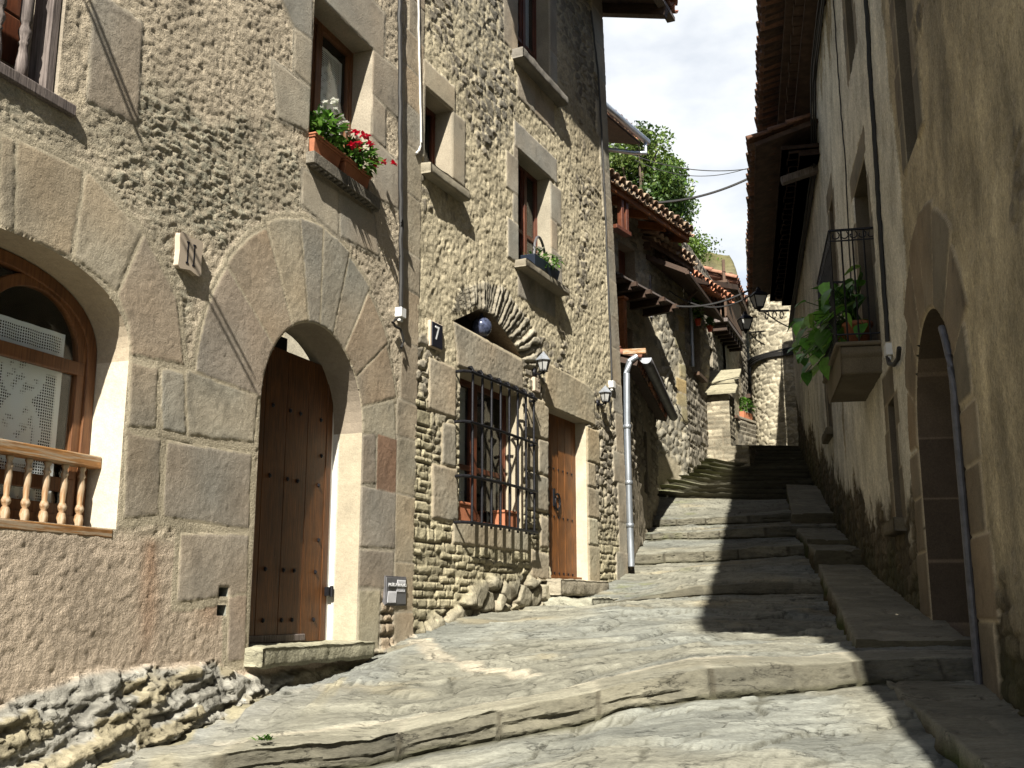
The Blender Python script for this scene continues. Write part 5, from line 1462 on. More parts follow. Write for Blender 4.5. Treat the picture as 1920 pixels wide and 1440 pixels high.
def eave_D(name, pxs, o, zr, mat, seed, beams, deep=2.6, rise=.32):
    (s0, z0), (s1, z1) = [FD.px(*q, o) for q in pxs]; z = (z0 + z1) / 2
    roof_slab(name, hD, [FD.w(s0, z - .05, o), FD.w(s1, z - .05, o), FD.w(s1, z + deep * rise, o - deep), FD.w(s0, z + deep * rise, o - deep)], .05, mat)
    mb = MB(); mb.fbox(FD, s0, s1 + .0, z - .20, z - .08, o - .09, o - .04)
    mb.bar(FD.w(s1 - .05, z - .16, o - .04), FD.w(s1 - .05, z - .16 + rise * 1.2, o - 1.3), .08, .14)
    for k in range(beams):
        s = s0 + .15 + (s1 - s0 - .3) * k / max(1, beams - 1)
        mb.bar(FD.w(s, z - .17, o - .12), FD.w(s, z - .17 + rise * 1.1, o - 1.25), .10, .16)
    mb.build('eave_beams', M[mat], hD, bevel=.01)
    tile_roof('roof_tiles', hD, FD.w(s0, z + .0, o + .07), (*FD.e, 0), upvec(FD, rise), int((s1 - s0) / .24) + 1, .24, 3, seed=seed, cols=[(.34, .25, .17), (.30, .20, .13), (.38, .30, .22), (.26, .17, .12)])
eave_D('upper_roof', [(1140, 334), (1295, 432)], .75, 0, 'orangewood', 21, 5)
eave_D('lower_roof', [(1225, 448), (1302, 487)], .30, 0, 'midwood', 22, 4, 1.2)
# wooden balcony platform
(s0, z0), (s1, z1) = FD.px(1150, 516, .7), FD.px(1268, 573, .7)
z = z1 + .05
bD = hD
mb = MB()
for k in range(6): mb.fbox(FD, s0, s1, z - .05, z - .01, -.05 + .125 * k, .065 + .125 * k)
mb.build('balcony_floor', M['greywood'], hD, bevel=.004)
mb = MB()
for k in range(5):
    s = s0 + .2 + (s1 - s0 - .3) * k / 4
    mb.bar(FD.w(s, z - .13, -.1), FD.w(s, z - .13, .66), .11, .15); mb.bar(FD.w(s, z - .10, .66), FD.w(s, z - .10, .78), .09, .09)
mb.build('balcony_joist', M['darkwood'], hD, bevel=.006)
mb = MB()
a_ = FD.px(1167, 562, .55); b_ = FD.px(1167, 650, .55)
mb.fbox(FD, a_[0] - .06, a_[0] + .06, b_[1] - .6, a_[1], .49, .61); mb.fbox(FD, a_[0] - .09, a_[0] + .09, a_[1], a_[1] + .05, .46, .64)
mb.build('wooden_post', M['orangewood'], hD, bevel=.01)
mb = MB()
a_ = FD.px(1162, 352, .6); b_ = FD.px(1162, 428, .6)
mb.fbox(FD, a_[0] - .05, a_[0] + .05, b_[1], a_[1], .56, .66); mb.fbox(FD, a_[0] + .14, a_[0] + .24, b_[1], a_[1], .56, .66); mb.fbox(FD, a_[0] - .3, a_[0] + .3, b_[1] - .08, b_[1], .52, .68)
mb.build('loggia_post', M['frame'], hD, bevel=.008)
mb = MB(); mb.tube([FD.w(s, 6.9 + .0 * s, .03) for s in (-1.75, -1.73)] + [FD.w(-1.72, 6.0, .03)], .03, 8); mb.build('pipe', M['darkzinc'], hD, smooth=True)

# ================================================================== house with the red roof and brown balcony
hE = thing('stone_house', 'far stone house with a bright red tiled roof and a boarded brown balcony', 'house', FE.w(3, 3.2, 0))
def rE(x0, x1, y0, y1, o=0):
    a = FE.px(x0, y1, o); b_ = FE.px(x1, y0, o); s0, s1 = a[0], b_[0]
    return rect(s0, s1, min(FE.px((x0 + x1) / 2, y1)[1], b_[1] - .3), FE.px((x0 + x1) / 2, y0)[1])
E_W1 = rect(1.05, 1.75, 5.35, 6.75); E_W2 = rect(3.0, 3.45, 5.45, 6.45); E_W3 = rect(4.55, 5.0, 5.35, 6.15); E_W4 = rect(6.2, 6.5, 5.2, 6.0)
E_D1 = rect(6.0, 6.5, 4.3, 5.0)
relief(FE, .0, 9.6, 1.8, 8.4, .038, [E_W1, E_W2, E_W3, E_W4, E_D1], rub_paint(521, .13, .26, (.29, .26, .205), (.36, .315, .23), .0, .8), {0: ('wall', 'rubble')}, hE)
for o, m_ in ((E_W1, 'frame'), (E_W2, 'darkwood'), (E_W3, 'darkwood'), (E_W4, 'darkwood'), (E_D1, 'darkwood')):
    reveal(FE, o, .2, hE, 'window_reveal', 'rubble', col=(.34, .30, .23))
    mb = MB(); mb.fbox(FE, o[0][0] - .04, o[1][0] + .04, o[0][1] - .04, o[2][1] + .04, -.22, -.19); mb.build('shutter', M[m_], hE)
    mb = MB(); mb.fbox(FE, o[0][0] - .1, o[1][0] + .15, o[0][1] - .09, o[0][1] - .004, -.05, .13); mb.build('window_sill', M['midwood'], hE, bevel=.01)
# shrine-like buttress
bt_ = thing('stone_buttress', 'small stone buttress with a slab roof leaning on the far left wall', 'buttress', FE.w(3.3, 3, .3))
def boxrelief(F, s0, s1, z0, z1, n0, n1, seed, parent, name='masonry'):
    """four faces of a rubble block"""
    rp = rub_paint(seed, .11, .25, (.31, .275, .20), (.24, .20, .14), 0, .7)
    k = 0
    for (face) in ('front', 'near', 'far'):
        if face == 'front': G2 = Facade(*F.w(s0, 0, n1)[:2], F.e[0] / F.e[1], 1); a, b_ = 0, s1 - s0
        elif face == 'near':
            G2 = Facade(0, 0, .1, 1); G2.p = np.array(F.w(s0, 0, n0)[:2]); G2.e = F.n.copy(); G2.n = -F.e.copy(); a, b_ = 0, n1 - n0
        else:
            G2 = Facade(0, 0, .1, 1); G2.p = np.array(F.w(s1, 0, n0)[:2]); G2.e = F.n.copy(); G2.n = F.e.copy(); a, b_ = 0, n1 - n0
        relief(G2, a, b_, z0, z1, .03, [], rp, {0: (name, 'rubble')}, parent); k += 1
cb_ = FE.px(1348, 835, .0)
sB0 = 2.3
boxrelief(FE, 2.35, 3.0, 3.0, 5.05, 0, .55, 531, bt_)
boxrelief(FE, 2.15, 3.5, 2.4, 3.75, 0, 1.0, 532, bt_, 'masonry_base')
for (a0, a1, h0, h1) in ((2.18, 2.75, 5.02, 5.36), (2.60, 3.25, 5.36, 5.78)):
    mb = MB(); vs_ = [FE.w(a0, h0, -.05), FE.w(a1, h1, -.05), FE.w(a1, h1, .74), FE.w(a0, h0, .74)]
    mb.hexa([Vector(v) for v in vs_] + [Vector(v) + Vector((0, 0, .07)) for v in vs_], (.36, .33, .23)); mb.build('roof_slab', M['slate'], bt_, bevel=.015)
# roof with eave beam, red tiles and balcony
(s0, z0), (s1, z1) = FE.px(1285, 500, .45), FE.px(1352, 600, .45)
zE = (z0 + z1) / 2
roof_slab('lower_roof', hE, [FE.w(s0, zE, .5), FE.w(s1, zE, .5), FE.w(s1, zE + .55, -.6), FE.w(s0, zE + .55, -.6)], .10, 'darkwood')
mb = MB(); mb.fbox(FE, s0, s1, zE - .11, zE - .03, .44, .52)
mb.bar(FE.w(s0 + 1.2, zE - .5, .05), FE.w(s0 + 1.2, zE - .1, .45), .06, .06)
mb.build('eave_beam', M['darkwood'], hE, bevel=.008)
YR = 26.5
r0 = at(1290, 506, 24.0); r1 = at(1382, 524, 26.8); r2 = at(1402, 572, 29.5)
rid = at(1345, 500, 31)
up = (Vector((-.75, .75, .33))).normalized()
al = (Vector(r1) - Vector(r0)); al.z = 0
tile_roof('roof_tiles', hE, tuple(r0), tuple(al), tuple(Vector((-al.y, al.x, 1.2)).normalized()), int(al.length / .24), .24, 5, seed=31, cols=[(.50, .21, .12), (.44, .19, .11), (.55, .27, .17), (.40, .20, .13)])
al2 = (Vector(r2) - Vector(r1)); al2.z = 0
tile_roof('roof_tiles', hE, tuple(r1), tuple(al2), tuple(Vector((-al2.y, al2.x, 1.1)).normalized()), int(al2.length / .24), .24, 4, seed=32, cols=[(.30, .15, .10), (.25, .13, .09), (.33, .18, .12)])
mb = MB(); n_ = Vector((0, 0, -.14))
c4 = [Vector(r0), Vector(r1), Vector(r2), Vector(r2) + Vector((-3.5, 1.5, .5)), Vector(r0) + Vector((-2.2, 2.5, .5))]
mb.add([v + n_ for v in c4] + [v + n_ * 2 for v in c4], [(0, 1, 2, 3, 4), (9, 8, 7, 6, 5)] + [(i, (i + 1) % 5, 5 + (i + 1) % 5, 5 + i) for i in range(5)])
mb.build('upper_roof', M['darkwood'], hE)
bO = .45
(sa, za), (sb, zb_) = FE.px(1336, 598, bO), FE.px(1397, 655, bO)
zb2 = (za + zb_) / 2 + .40
sa, sb = FE.px(1366, 612, bO)[0], FE.px(1396, 650, bO)[0]
mb = MB(); mb.fbox(FE, sa - .1, sb, zb2 - .10, zb2, 0, bO); mb.build('balcony_floor', M['greywood'], hE, bevel=.01)
mb = MB()
for k in range(7): mb.bar(FE.w(sa + .1 + (sb - sa - .2) * k / 6, zb2 - .2, 0), FE.w(sa + .1 + (sb - sa - .2) * k / 6, zb2 - .2, bO - .05), .12, .18)
mb.build('balcony_joist', M['darkwood'], hE, bevel=.008)
mb = MB(); nb = int((sb - sa) / .2)
for k in range(nb): mb.fbox(FE, sa + .2 * k + .004, sa + .2 * k + .196, zb2 + .08, zb2 + .95, bO - .06, bO - .03)
mb.fbox(FE, sa - .03, sb, zb2 + .95, zb2 + 1.03, bO - .09, bO + .02)
mb.build('balcony_boards', M['midwood'], hE, bevel=.004)
mb = MB()
for k in range(4): mb.bar(FE.w(sa, zb2, bO - .07 - .11 * k), FE.w(sa, zb2 + .98, bO - .07 - .11 * k), .035, .035)
mb.bar(FE.w(sa, zb2 + .98, 0), FE.w(sa, zb2 + .98, bO), .05, .07)
mb.build('balcony_rail', M['midwood'], hE, bevel=.006)
for k in range(3):
    mb = MB(); mb.bar(FE.w(sa + .1 + (sb - sa - .2) * k / 2, zb2 + 1, bO - .08), FE.w(sa + .1 + (sb - sa - .2) * k / 2, zb2 + 1.6, bO - .08), .07, .07)
    mb.build('balcony_post', M['midwood'], hE, bevel=.006)
mb = MB(); mb.tube([FE.w(.62, 8.0, .05), FE.w(.62, 5.4, .05)], .045, 8); mb.build('white_pipe', M['zinc'], hE, smooth=True)

# ================================================================== far end: brown balcony house, low wall and tower
hF = thing('plastered_house', 'farthest house behind the tower with a dark boarded balcony', 'house', at(1420, 800, 33))
FF = Facade(*at(1402, 800, 31.5)[:2], .36)
relief(FF, -4, 6, 2.5, 9.0, .06, [], rub_paint(541, .16, .28, (.34, .30, .22), (.44, .38, .27), .6, .5), {0: ('wall', 'rubble')}, hF)
za = FF.px(1412, 700, .6)[1]
mb = MB(); mb.fbox(FF, -.3, 5, za - .12, za, 0, .7)
mb.build('balcony_floor', M['darkwood'], hF)
mb = MB()
for k in range(24): mb.fbox(FF, -.3 + .2 * k + .005, -.105 + .2 * k, za + .05, za + 1.35, .62, .66)
mb.build('balcony_boards', M['midwood'], hF)
roof_slab('roof', hF, [FF.w(-.6, za + 2.75, 1.0), FF.w(5.4, za + 2.75, 1.0), FF.w(5.4, za + 3.6, -2), FF.w(-.6, za + 3.6, -2)], .2, 'darkwood')
tile_roof('roof_tiles', hF, FF.w(-.6, za + 2.8, 1.05), (*FF.e, 0), upvec(FF, .28), 24, .24, 2, seed=41)
lw = thing('garden_wall', 'low rubble wall at the top of the steps with a plant on it', 'wall', at(1425, 835, 30.2))
FL = Facade(*at(1404, 835, 30.0)[:2], .75)
zt = at(1425, 795, 30.4)[2]
relief(FL, -1.6, 2.2, 3.2, zt, .04, [], rub_paint(551, .12, .26, (.25, .225, .175), (.19, .165, .12), 0, .8), {0: ('masonry', 'rubble')}, lw)
mb = MB(); mb.fbox(FL, -1.6, 2.2, zt, zt + .07, -.3, .05); mb.build('coping', M['slate'], lw, bevel=.01)
tw = thing('stone_tower', 'round tower of coursed rubble at the top of the steps', 'tower', at(1475, 830, 30.5))
cx, cy = 8.42, 30.6; rad = 1.32
na, nzz = 260, 230
th = np.linspace(-math.pi, math.pi, na); zz_ = np.linspace(3.6, 11.0, nzz)
tt, zg = np.meshgrid(th, zz_); tf, zf = tt.ravel(), zg.ravel()
pt = rub_paint(561, .15, .30, (.36, .32, .23), (.62, .56, .42), .0, .8, True)(np.stack([tf * rad, zf], -1))
rr = rad + pt.n + .015 * (zf.max() - zf) * .5
a = (np.arange(nzz - 1)[:, None] * na + np.arange(na - 1)[None, :]).ravel()
mesh_np('masonry', np.stack([cx + rr * np.sin(tf), cy - rr * np.cos(tf), zf], -1), np.stack([a, a + 1, a + na + 1, a + na], -1), M['rubble'], tw, pt.col)
mb = MB()
for k in range(4): mb.tube([(cx + (rad + .10) * math.sin(t_), cy - (rad + .10) * math.cos(t_), 7.05 + .05 * k + .05 * t_ + .02 * math.sin(5 * t_ + k)) for t_ in np.linspace(-1.7, 1.2, 26)], .03, 6)
tag(mb.build('cable_bundle', M['cable'], None, smooth=True), 'thick black cable bundle strapped round the stone tower', 'cable')

# ================================================================== smaller things
def leaf(mb, base, d, length, width, col, up=(0, 0, 1), curl=.25, seg=3):
    d = Vector(d).normalized(); b = Vector(base); u = Vector(up)
    x = d.cross(u)
    if x.length < 1e-3: x = Vector((1, 0, 0))
    x.normalize(); n = x.cross(d).normalized()
    L_, R2, Mi = [], [], []
    for i in range(seg + 1):
        t = i / seg
        w = width * .5 * math.sin(math.pi * min(1, (t * .92 + .08)) ** .75) if i < seg else 0.001
        p = b + d * (length * t) - n * (curl * length * t * t)
        Mi.append(p); L_.append(p - x * w + n * w * .25); R2.append(p + x * w + n * w * .25)
    vs = L_ + Mi + R2; k = seg + 1
    fs = [(i, i + 1, k + i + 1, k + i) for i in range(seg)] + [(k + i, k + i + 1, 2 * k + i + 1, 2 * k + i) for i in range(seg)]
    mb.add(vs, fs, col)
GRN = [(.05, .13, .015), (.08, .19, .025), (.11, .24, .03), (.035, .09, .012), (.14, .27, .05)]
def vary(c, rs, a=.2):
    v = rs.uniform(1 - a, 1 + a); return tuple(x * v for x in c)
def bush(name, parent, center, size, count, ll, seed, cols=GRN, lw=.45, outward=.8, shape=None):
    rs = random.Random(seed); mb = MB(); c = Vector(center)
    for i in range(count):
        while True:
            v = Vector((rs.uniform(-1, 1), rs.uniform(-1, 1), rs.uniform(-.6, 1)))
            if v.length < 1: break
        p = c + Vector((v.x * size[0], v.y * size[1], v.z * size[2]))
        d = v * outward + Vector((rs.gauss(0, .6), rs.gauss(0, .6), rs.gauss(.25, .5)))
        l = ll * rs.uniform(.6, 1.3)
        leaf(mb, p, d, l, l * lw, vary(rs.choice(cols), rs))
    return mb.build(name, M['leaf'], parent, smooth='all')
def blossoms(name, parent, pts, r, cols, seed):
    rs = random.Random(seed)
    for p in pts:
        mb = MB(); cc = vary(rs.choice(cols), rs, .12)
        for k in range(11):
            a = rs.random() * 6.28; e = rs.uniform(-.3, 1.2)
            d = Vector((math.cos(a) * math.cos(e), math.sin(a) * math.cos(e), math.sin(e)))
            leaf(mb, Vector(p) + d * r * .02, d, r * rs.uniform(.8, 1.2), r * .9, vary(cc, rs, .12), curl=.35)
        mb.build(name, M['flower'], parent, smooth='all')
def trough(F, s0, s1, z, h, n0, n1, name, label, parent=None):
    t = thing(name, label, 'potted plant', F.w((s0 + s1) / 2, z, (n0 + n1) / 2), 'flower pots on the upper window sill')
    mb = MB(); i = .02
    c = [F.w(s0 + i, z, n0 + i), F.w(s1 - i, z, n0 + i), F.w(s1 - i, z, n1 - i), F.w(s0 + i, z, n1 - i), F.w(s0, z + h * .8, n0), F.w(s1, z + h * .8, n0), F.w(s1, z + h * .8, n1), F.w(s0, z + h * .8, n1)]
    mb.hexa(c)
    mb.fbox(F, s0 - .012, s1 + .012, z + h * .8, z + h * .90, n0 - .012, n1 + .012); mb.fbox(F, s0 - .022, s1 + .022, z + h * .90, z + h, n0 - .022, n1 + .022)
    mb.build('pot', M['terracotta'], t, bevel=.008)
    return t
rs = random.Random(12)
t1 = trough(FA, -2.06, -1.63, 3.587, .17, -.12, .05, 'flower_pot', 'terracotta pot of white flowers on the upper window sill')
bush('foliage', t1, FA.w(-1.85, 3.85, -.02), (.18, .18, .18), 380, .075, 51, lw=.5)
blossoms('flower', t1, [FA.w(-1.98 + rs.random() * .55, 3.98 + rs.uniform(-.05, .1), .05 + rs.uniform(-.08, .1)) for _ in range(16)], .035, [(.82, .82, .76)], 52)
t2 = trough(FA, -1.56, -1.13, 3.587, .17, -.12, .05, 'flower_pot', 'terracotta pot of red flowers on the upper window sill')
bush('foliage', t2, FA.w(-1.35, 3.82, -.01), (.21, .18, .15), 380, .075, 53, lw=.5)
blossoms('flower', t2, [FA.w(-1.56 + rs.random() * .62, 3.92 + rs.uniform(-.12, .1), .08 + rs.uniform(-.05, .12)) for _ in range(17)], .038, [(.72, .03, .08), (.62, .015, .05)], 54)
# planter with hoop handle
pl = thing('planter_basket', 'dark blue planter of white roses with a hoop handle on the middle window sill', 'planter', FB.w(2.85, 3.99, .05))
mb = MB(); mb.hexa([FB.w(2.50, 3.995, -.05), FB.w(3.20, 3.995, -.05), FB.w(3.20, 3.995, .12), FB.w(2.50, 3.995, .12), FB.w(2.46, 4.14, -.07), FB.w(3.24, 4.14, -.07), FB.w(3.24, 4.14, .14), FB.w(2.46, 4.14, .14)])
mb.build('box', M['planter'], pl, bevel=.006)
mb = MB(); mb.tube([FB.w(2.85 - .37 * math.cos(a), 4.12 + .34 * math.sin(a), .04 + .08 * math.cos(a)) for a in np.linspace(0, math.pi, 20)], .017, 8); mb.build('handle', M['darkzinc'], pl, smooth=True)
bush('foliage', pl, FB.w(2.85, 4.16, .04), (.28, .24, .10), 170, .07, 55)
blossoms('rose', pl, [FB.w(2.58 + rs.random() * .58, 4.21 + rs.uniform(0, .10), .04 + rs.uniform(-.06, .08)) for _ in range(9)], .040, [(.80, .78, .62), (.82, .8, .72)], 56)
# wall lamps
def wall_lamp(x, y, h, label):
    s, z = FB.px(x, y, .13)
    t = thing('wall_lamp', label, 'lamp', FB.w(s, z, .13), 'lantern lamps beside the studded door')
    c = Vector(FB.w(s, z, .13)); seg = 6
    def hexring(r, zz, rot=.3): return [c + Vector((r * math.cos(rot + k * math.pi / 3), r * math.sin(rot + k * math.pi / 3), zz)) for k in range(6)]
    def cone(rings, name, mat, bev=0):
        mb = MB(); vs = [v for r in rings for v in r]
        fs = [(i * 6 + j, i * 6 + (j + 1) % 6, (i + 1) * 6 + (j + 1) % 6, (i + 1) * 6 + j) for i in range(len(rings) - 1) for j in range(6)] + [tuple(range(6))[::-1], tuple(range(len(rings) * 6 - 6, len(rings) * 6))]
        mb.add(vs, fs); return mb.build(name, mat, t, bevel=bev)
    cone([hexring(.098, -.01), hexring(.098, .0), hexring(.018, h * .40), hexring(.012, h * .46)], 'cap', M['pewter'], .003)
    cone([hexring(.042, -h * .62), hexring(.075, -.012)], 'lamp_glass', M['milk'])
    mb = MB()
    for k in range(6): mb.tube([hexring(.044, -h * .62)[k], hexring(.078, -.01)[k]], .006, 5)
    r0_ = hexring(.05, -h * .62); mb.tube(r0_ + [r0_[0]], .007, 5)
    mb.build('cage', M['iron'], t)
    mb = MB(); mb.lathe(c + Vector((0, 0, -h * .80)), [(.006, 0), (.02, .02), (.012, .035), (.045, .055), (.045, .06)], 10)
    mb.tube([c + Vector((0, 0, -h * .66)), c - Vector((*FB.n * .05, h * .78)), c - Vector((*FB.n * .12, h * .70))], .011, 6)
    mb.fbox(FB, s - .03, s + .03, z - h * .85, z - h * .45, -.01, .03); mb.build('bracket', M['iron'], t, smooth='all')
wall_lamp(1019, 675, .22, 'six-sided lantern left of the studded door lintel, above the number 13 tile')
wall_lamp(1135, 736, .21, 'six-sided lantern right of the studded door, near the house corner')
# number tiles
def text_mesh(name, txt, F, s, z, n, size, mat, parent, ext=.003, sx=1.0):
    cu = bpy.data.curves.new(name, 'FONT'); cu.body = txt; cu.size = size; cu.extrude = ext; cu.align_x = 'CENTER'; cu.align_y = 'CENTER'
    tmp = bpy.data.objects.new(name, cu)
    me = bpy.data.meshes.new_from_object(tmp)
    bpy.data.objects.remove(tmp); bpy.data.curves.remove(cu)
    L_ = root_loc(parent)
    for v in me.vertices:
        x, y, d = v.co
        v.co = Vector(F.w(s + x * sx, z + y, n + d)) - Vector(L_)
    me.materials.clear(); me.materials.append(mat); me.name = name
    return link(bpy.data.objects.new(name, me), parent)
c11 = FA.px(355, 477, .03)
t = thing('number_tile', 'beige ceramic house number tile reading 11 between the two arches', 'sign', FA.w(c11[0], c11[1], .03))
mb = MB(); w_, h_ = .115, .115
P11 = [(-w_, -h_ + .01), (-w_ + .02, -h_ - .005), (0, -h_ + .012), (w_ - .02, -h_ - .005), (w_, -h_ + .01), (w_ - .008, 0), (w_, h_ - .01), (w_ - .02, h_ + .005), (0, h_ - .01), (-w_ + .02, h_ + .005), (-w_, h_ - .01), (-w_ + .008, 0)]
mb.prism(FA, [(c11[0] + a, c11[1] + b) for a, b in P11], .0, .042); mb.build('tile', M['plaque'], t, bevel=.005)
mb = MB()
for d in (-.033, .033):
    mb.fbox(FA, c11[0] + d - .005, c11[0] + d + .005, c11[1] - .07, c11[1] + .07, .040, .0445)
    for e in (-.07, .07): mb.fbox(FA, c11[0] + d - .014, c11[0] + d + .014, c11[1] + e - .005, c11[1] + e + .005, .040, .0450)
mb.build('numeral', M['black'], t)
c7 = FB.px(818, 629, .03)
t = thing('number_tile', 'dark blue enamel house number tile reading 7 on the rubble wall', 'sign', FB.w(c7[0], c7[1], .03))
mb = MB(); mb.fbox(FB, c7[0] - .125, c7[0] + .125, c7[1] - .135, c7[1] + .135, -.02, .035); mb.build('mortar_bed', M['plaque'], t, bevel=.012)
mb = MB(); mb.fbox(FB, c7[0] - .10, c7[0] + .105, c7[1] - .125, c7[1] + .12, .03, .045); mb.build('tile', M['black'], t, bevel=.004)
text_mesh('numeral', '7', FB, c7[0] - .012, c7[1] + .01, .047, .20, M['white'], t, .003, .9)
c13 = FB.px(1006, 722, .03)
t = thing('number_tile', 'small pale stone tile carved 13 under the lantern left of the studded door', 'sign', FB.w(c13[0], c13[1], .03))
mb = MB(); mb.fbox(FB, c13[0] - .085, c13[0] + .085, c13[1] - .085, c13[1] + .085, -.02, .045); mb.build('tile', M['plaque'], t, bevel=.01)
text_mesh('numeral', '13', FB, c13[0], c13[1], .047, .12, M['soil'], t, .002)
# meter cover
cm = FA.px(741, 1108, .02)
t = thing('meter_cover', 'grey metal water meter cover with bright ribs low on the wall beside the arched door', 'meter cover', FA.w(cm[0], cm[1], .02))
mw, mh = .155, .115
q = [FA.px(724, 1082, .02), FA.px(760, 1136, .02)]
s0_, s1_, z1_, z0_ = q[0][0], q[1][0], q[0][1], FA.px(742, 1133, .02)[1]
mb = MB(); mb.fbox(FA, s0_, s1_, z0_, z1_, .0, .026); mb.build('plate', M['meter'], t, bevel=.004)
mb = MB(); mb.fbox(FA, s0_ - .012, s1_ + .012, z0_ - .012, z1_ + .012, -.01, .020); mb.build('frame', M['darkzinc'], t, bevel=.004)
mb = MB(); W_, H_ = s1_ - s0_, z1_ - z0_
for (a0, a1, b0_, b1_) in ((.05, .48, .06, .48), (.5, .97, .47, .92)):
    k = 0; xx = a0
    while xx < a1 - .03:
        sa, za = s0_ + W_ * xx, z0_ + H_ * b0_
        hgt = H_ * (b1_ - b0_)
        mb.hexa([FA.w(sa, za, .026), FA.w(sa + W_ * .022, za, .026), FA.w(sa + W_ * .055, za + hgt, .026), FA.w(sa + W_ * .033, za + hgt, .026),
                 FA.w(sa, za, .031), FA.w(sa + W_ * .022, za, .031), FA.w(sa + W_ * .055, za + hgt, .031), FA.w(sa + W_ * .033, za + hgt, .031)])
        xx += .055
mb.build('ribs', M['meterlt'], t)
mb = MB(); mb.fbox(FA, s0_ + W_ * .08, s1_ - W_ * .08, z0_ + H_ * .64, z0_ + H_ * .80, .026, .034); mb.build('name_bar', M['meter'], t)
text_mesh('lettering', 'AIGÜES PÚBLIQUES', FA, (s0_ + s1_) / 2, z0_ + H_ * .72, .036, W_ * .105, M['white'], t, .001)
# ball in the niche
s, z = FB.px(903, 613, -.06)
tb = thing('glazed_ball', 'dark glazed ceramic ball sitting in the niche above the grille window', 'ornament', FB.w(s, z, -.06))
mb = MB(); mb.lathe(FB.w(s, z - .115, -.06), [(.03, 0), (.07, .015), (.105, .06), (.115, .11), (.105, .165), (.07, .205), (.03, .225), (.02, .25), (.012, .27)], 20); mb.build('ball', M['ceramic'], tb, smooth='all')
# cables
def cable(name, F, pxs, o, r, label, mat='cable', wob=.008, seed=1):
    P = [F.px(x, y, o) for x, y in pxs]; pts = []
    rs = random.Random(seed)
    for i in range(len(P) - 1):
        k = max(2, int(math.hypot(P[i + 1][0] - P[i][0], P[i + 1][1] - P[i][1]) / .12))
        for j in range(k):
            t_ = j / k; pts.append(F.w(P[i][0] + (P[i + 1][0] - P[i][0]) * t_ + rs.uniform(-wob, wob), P[i][1] + (P[i + 1][1] - P[i][1]) * t_, o + rs.uniform(-wob, wob) * .5))
    pts.append(F.w(*P[-1], o))
    mb = MB(); mb.tube(pts, r, 7)
    o_ = mb.build(name, M[mat], None, smooth=True)
    return tag(o_, label, 'cable')
cable('wall_cable', FA, [(749, -60), (751, 200), (752, 400), (752, 580)], .05, .022, 'thick dark cable down the quoins of the nearest house')
cable('wall_cable', FA, [(745, 596), (736, 604), (742, 612), (752, 618), (757, 640), (752, 652)], .05, .012, 'short curled cable tail below the white junction box of the nearest house')
cable('wall_cable', FB, [(784, -40), (786, 100), (789, 220), (790, 268), (786, 282), (780, 288)], .035, .011, 'thin white cable hanging beside the small square window', 'whitecable', .004)
cable('wall_cable', FB, [(1108, 20), (1121, 130), (1128, 240), (1136, 420), (1143, 600), (1147, 712)], .05, .014, 'black cable down the far corner of the rubble house')
cable('wall_cable', FB, [(1147, 735), (1143, 752), (1146, 775), (1150, 790)], .04, .010, 'short cable tail below the junction box near the drainpipe')
cable('wall_cable', FR, [(1620, -60), (1632, 150), (1648, 400), (1664, 640)], .04, .024, 'thick black cable down the shaded house beside the balcony')
cable('wall_cable', FR, [(1560, -40), (1576, 200), (1584, 290), (1590, 420), (1597, 560)], .03, .009, 'thin black cable behind the balcony on the shaded house', seed=4)
cable('wall_cable', FR, [(1664, 668), (1667, 682), (1676, 684), (1684, 672), (1686, 652)], .05, .022, 'looped black cable end under the junction box by the balcony', wob=.002)
def jbox(F, x, y, w_, h_, label, o=.0):
    s, z = F.px(x, y, .03)
    mb = MB(); mb.fbox(F, s - w_ / 2, s + w_ / 2, z - h_ / 2, z + h_ / 2, -.01, .07); mb.fbox(F, s - w_ * .3, s - w_ * .1, z - h_ * .9, z - h_ * .5, .02, .05); mb.fbox(F, s + w_ * .1, s + w_ * .3, z - h_ * .9, z - h_ * .5, .02, .05)
    tag(mb.build('junction_box', M['plastic'], None, bevel=.004), label, 'junction box')
jbox(FA, 750, 587, .10, .09, 'small white junction box on the quoins of the nearest house')
jbox(FB, 1147, 721, .10, .10, 'small white junction box between the second lantern and the drainpipe')
jbox(FR, 1667, 657, .16, .12, 'white junction box at the foot of the thick cable by the balcony')
def wire(p, q, sag, r, label, k=26):
    p, q = Vector(p), Vector(q)
    mb = MB(); mb.tube([p.lerp(q, t_) - Vector((0, 0, sag * 4 * t_ * (1 - t_))) for t_ in np.linspace(0, 1, k)], r, 6)
    tag(mb.build('overhead_wire', M['cable'], None, smooth=True), label, 'wire')
wire(at(1150, 275, 24), at(1400, 317, 23), .25, .011, 'upper thin wire across the sky in front of the tree')
wire(at(1190, 300, 25), at(1400, 316, 24), .30, .009, 'second thin wire across the sky, just below the upper one')
wire(at(1200, 380, 22), at(1405, 334, 21.5), .16, .026, 'thick twisted wire from the timber eaves to the right-hand roof')
wire(at(1268, 574, 20.8), at(1404, 544, 20.5), .12, .020, 'wire from the wooden balcony to the far right eaves')
wire(at(1255, 545, 22.2), at(1415, 548, 21.5), .35, .016, 'slack wire from the stone corner to the far lantern')
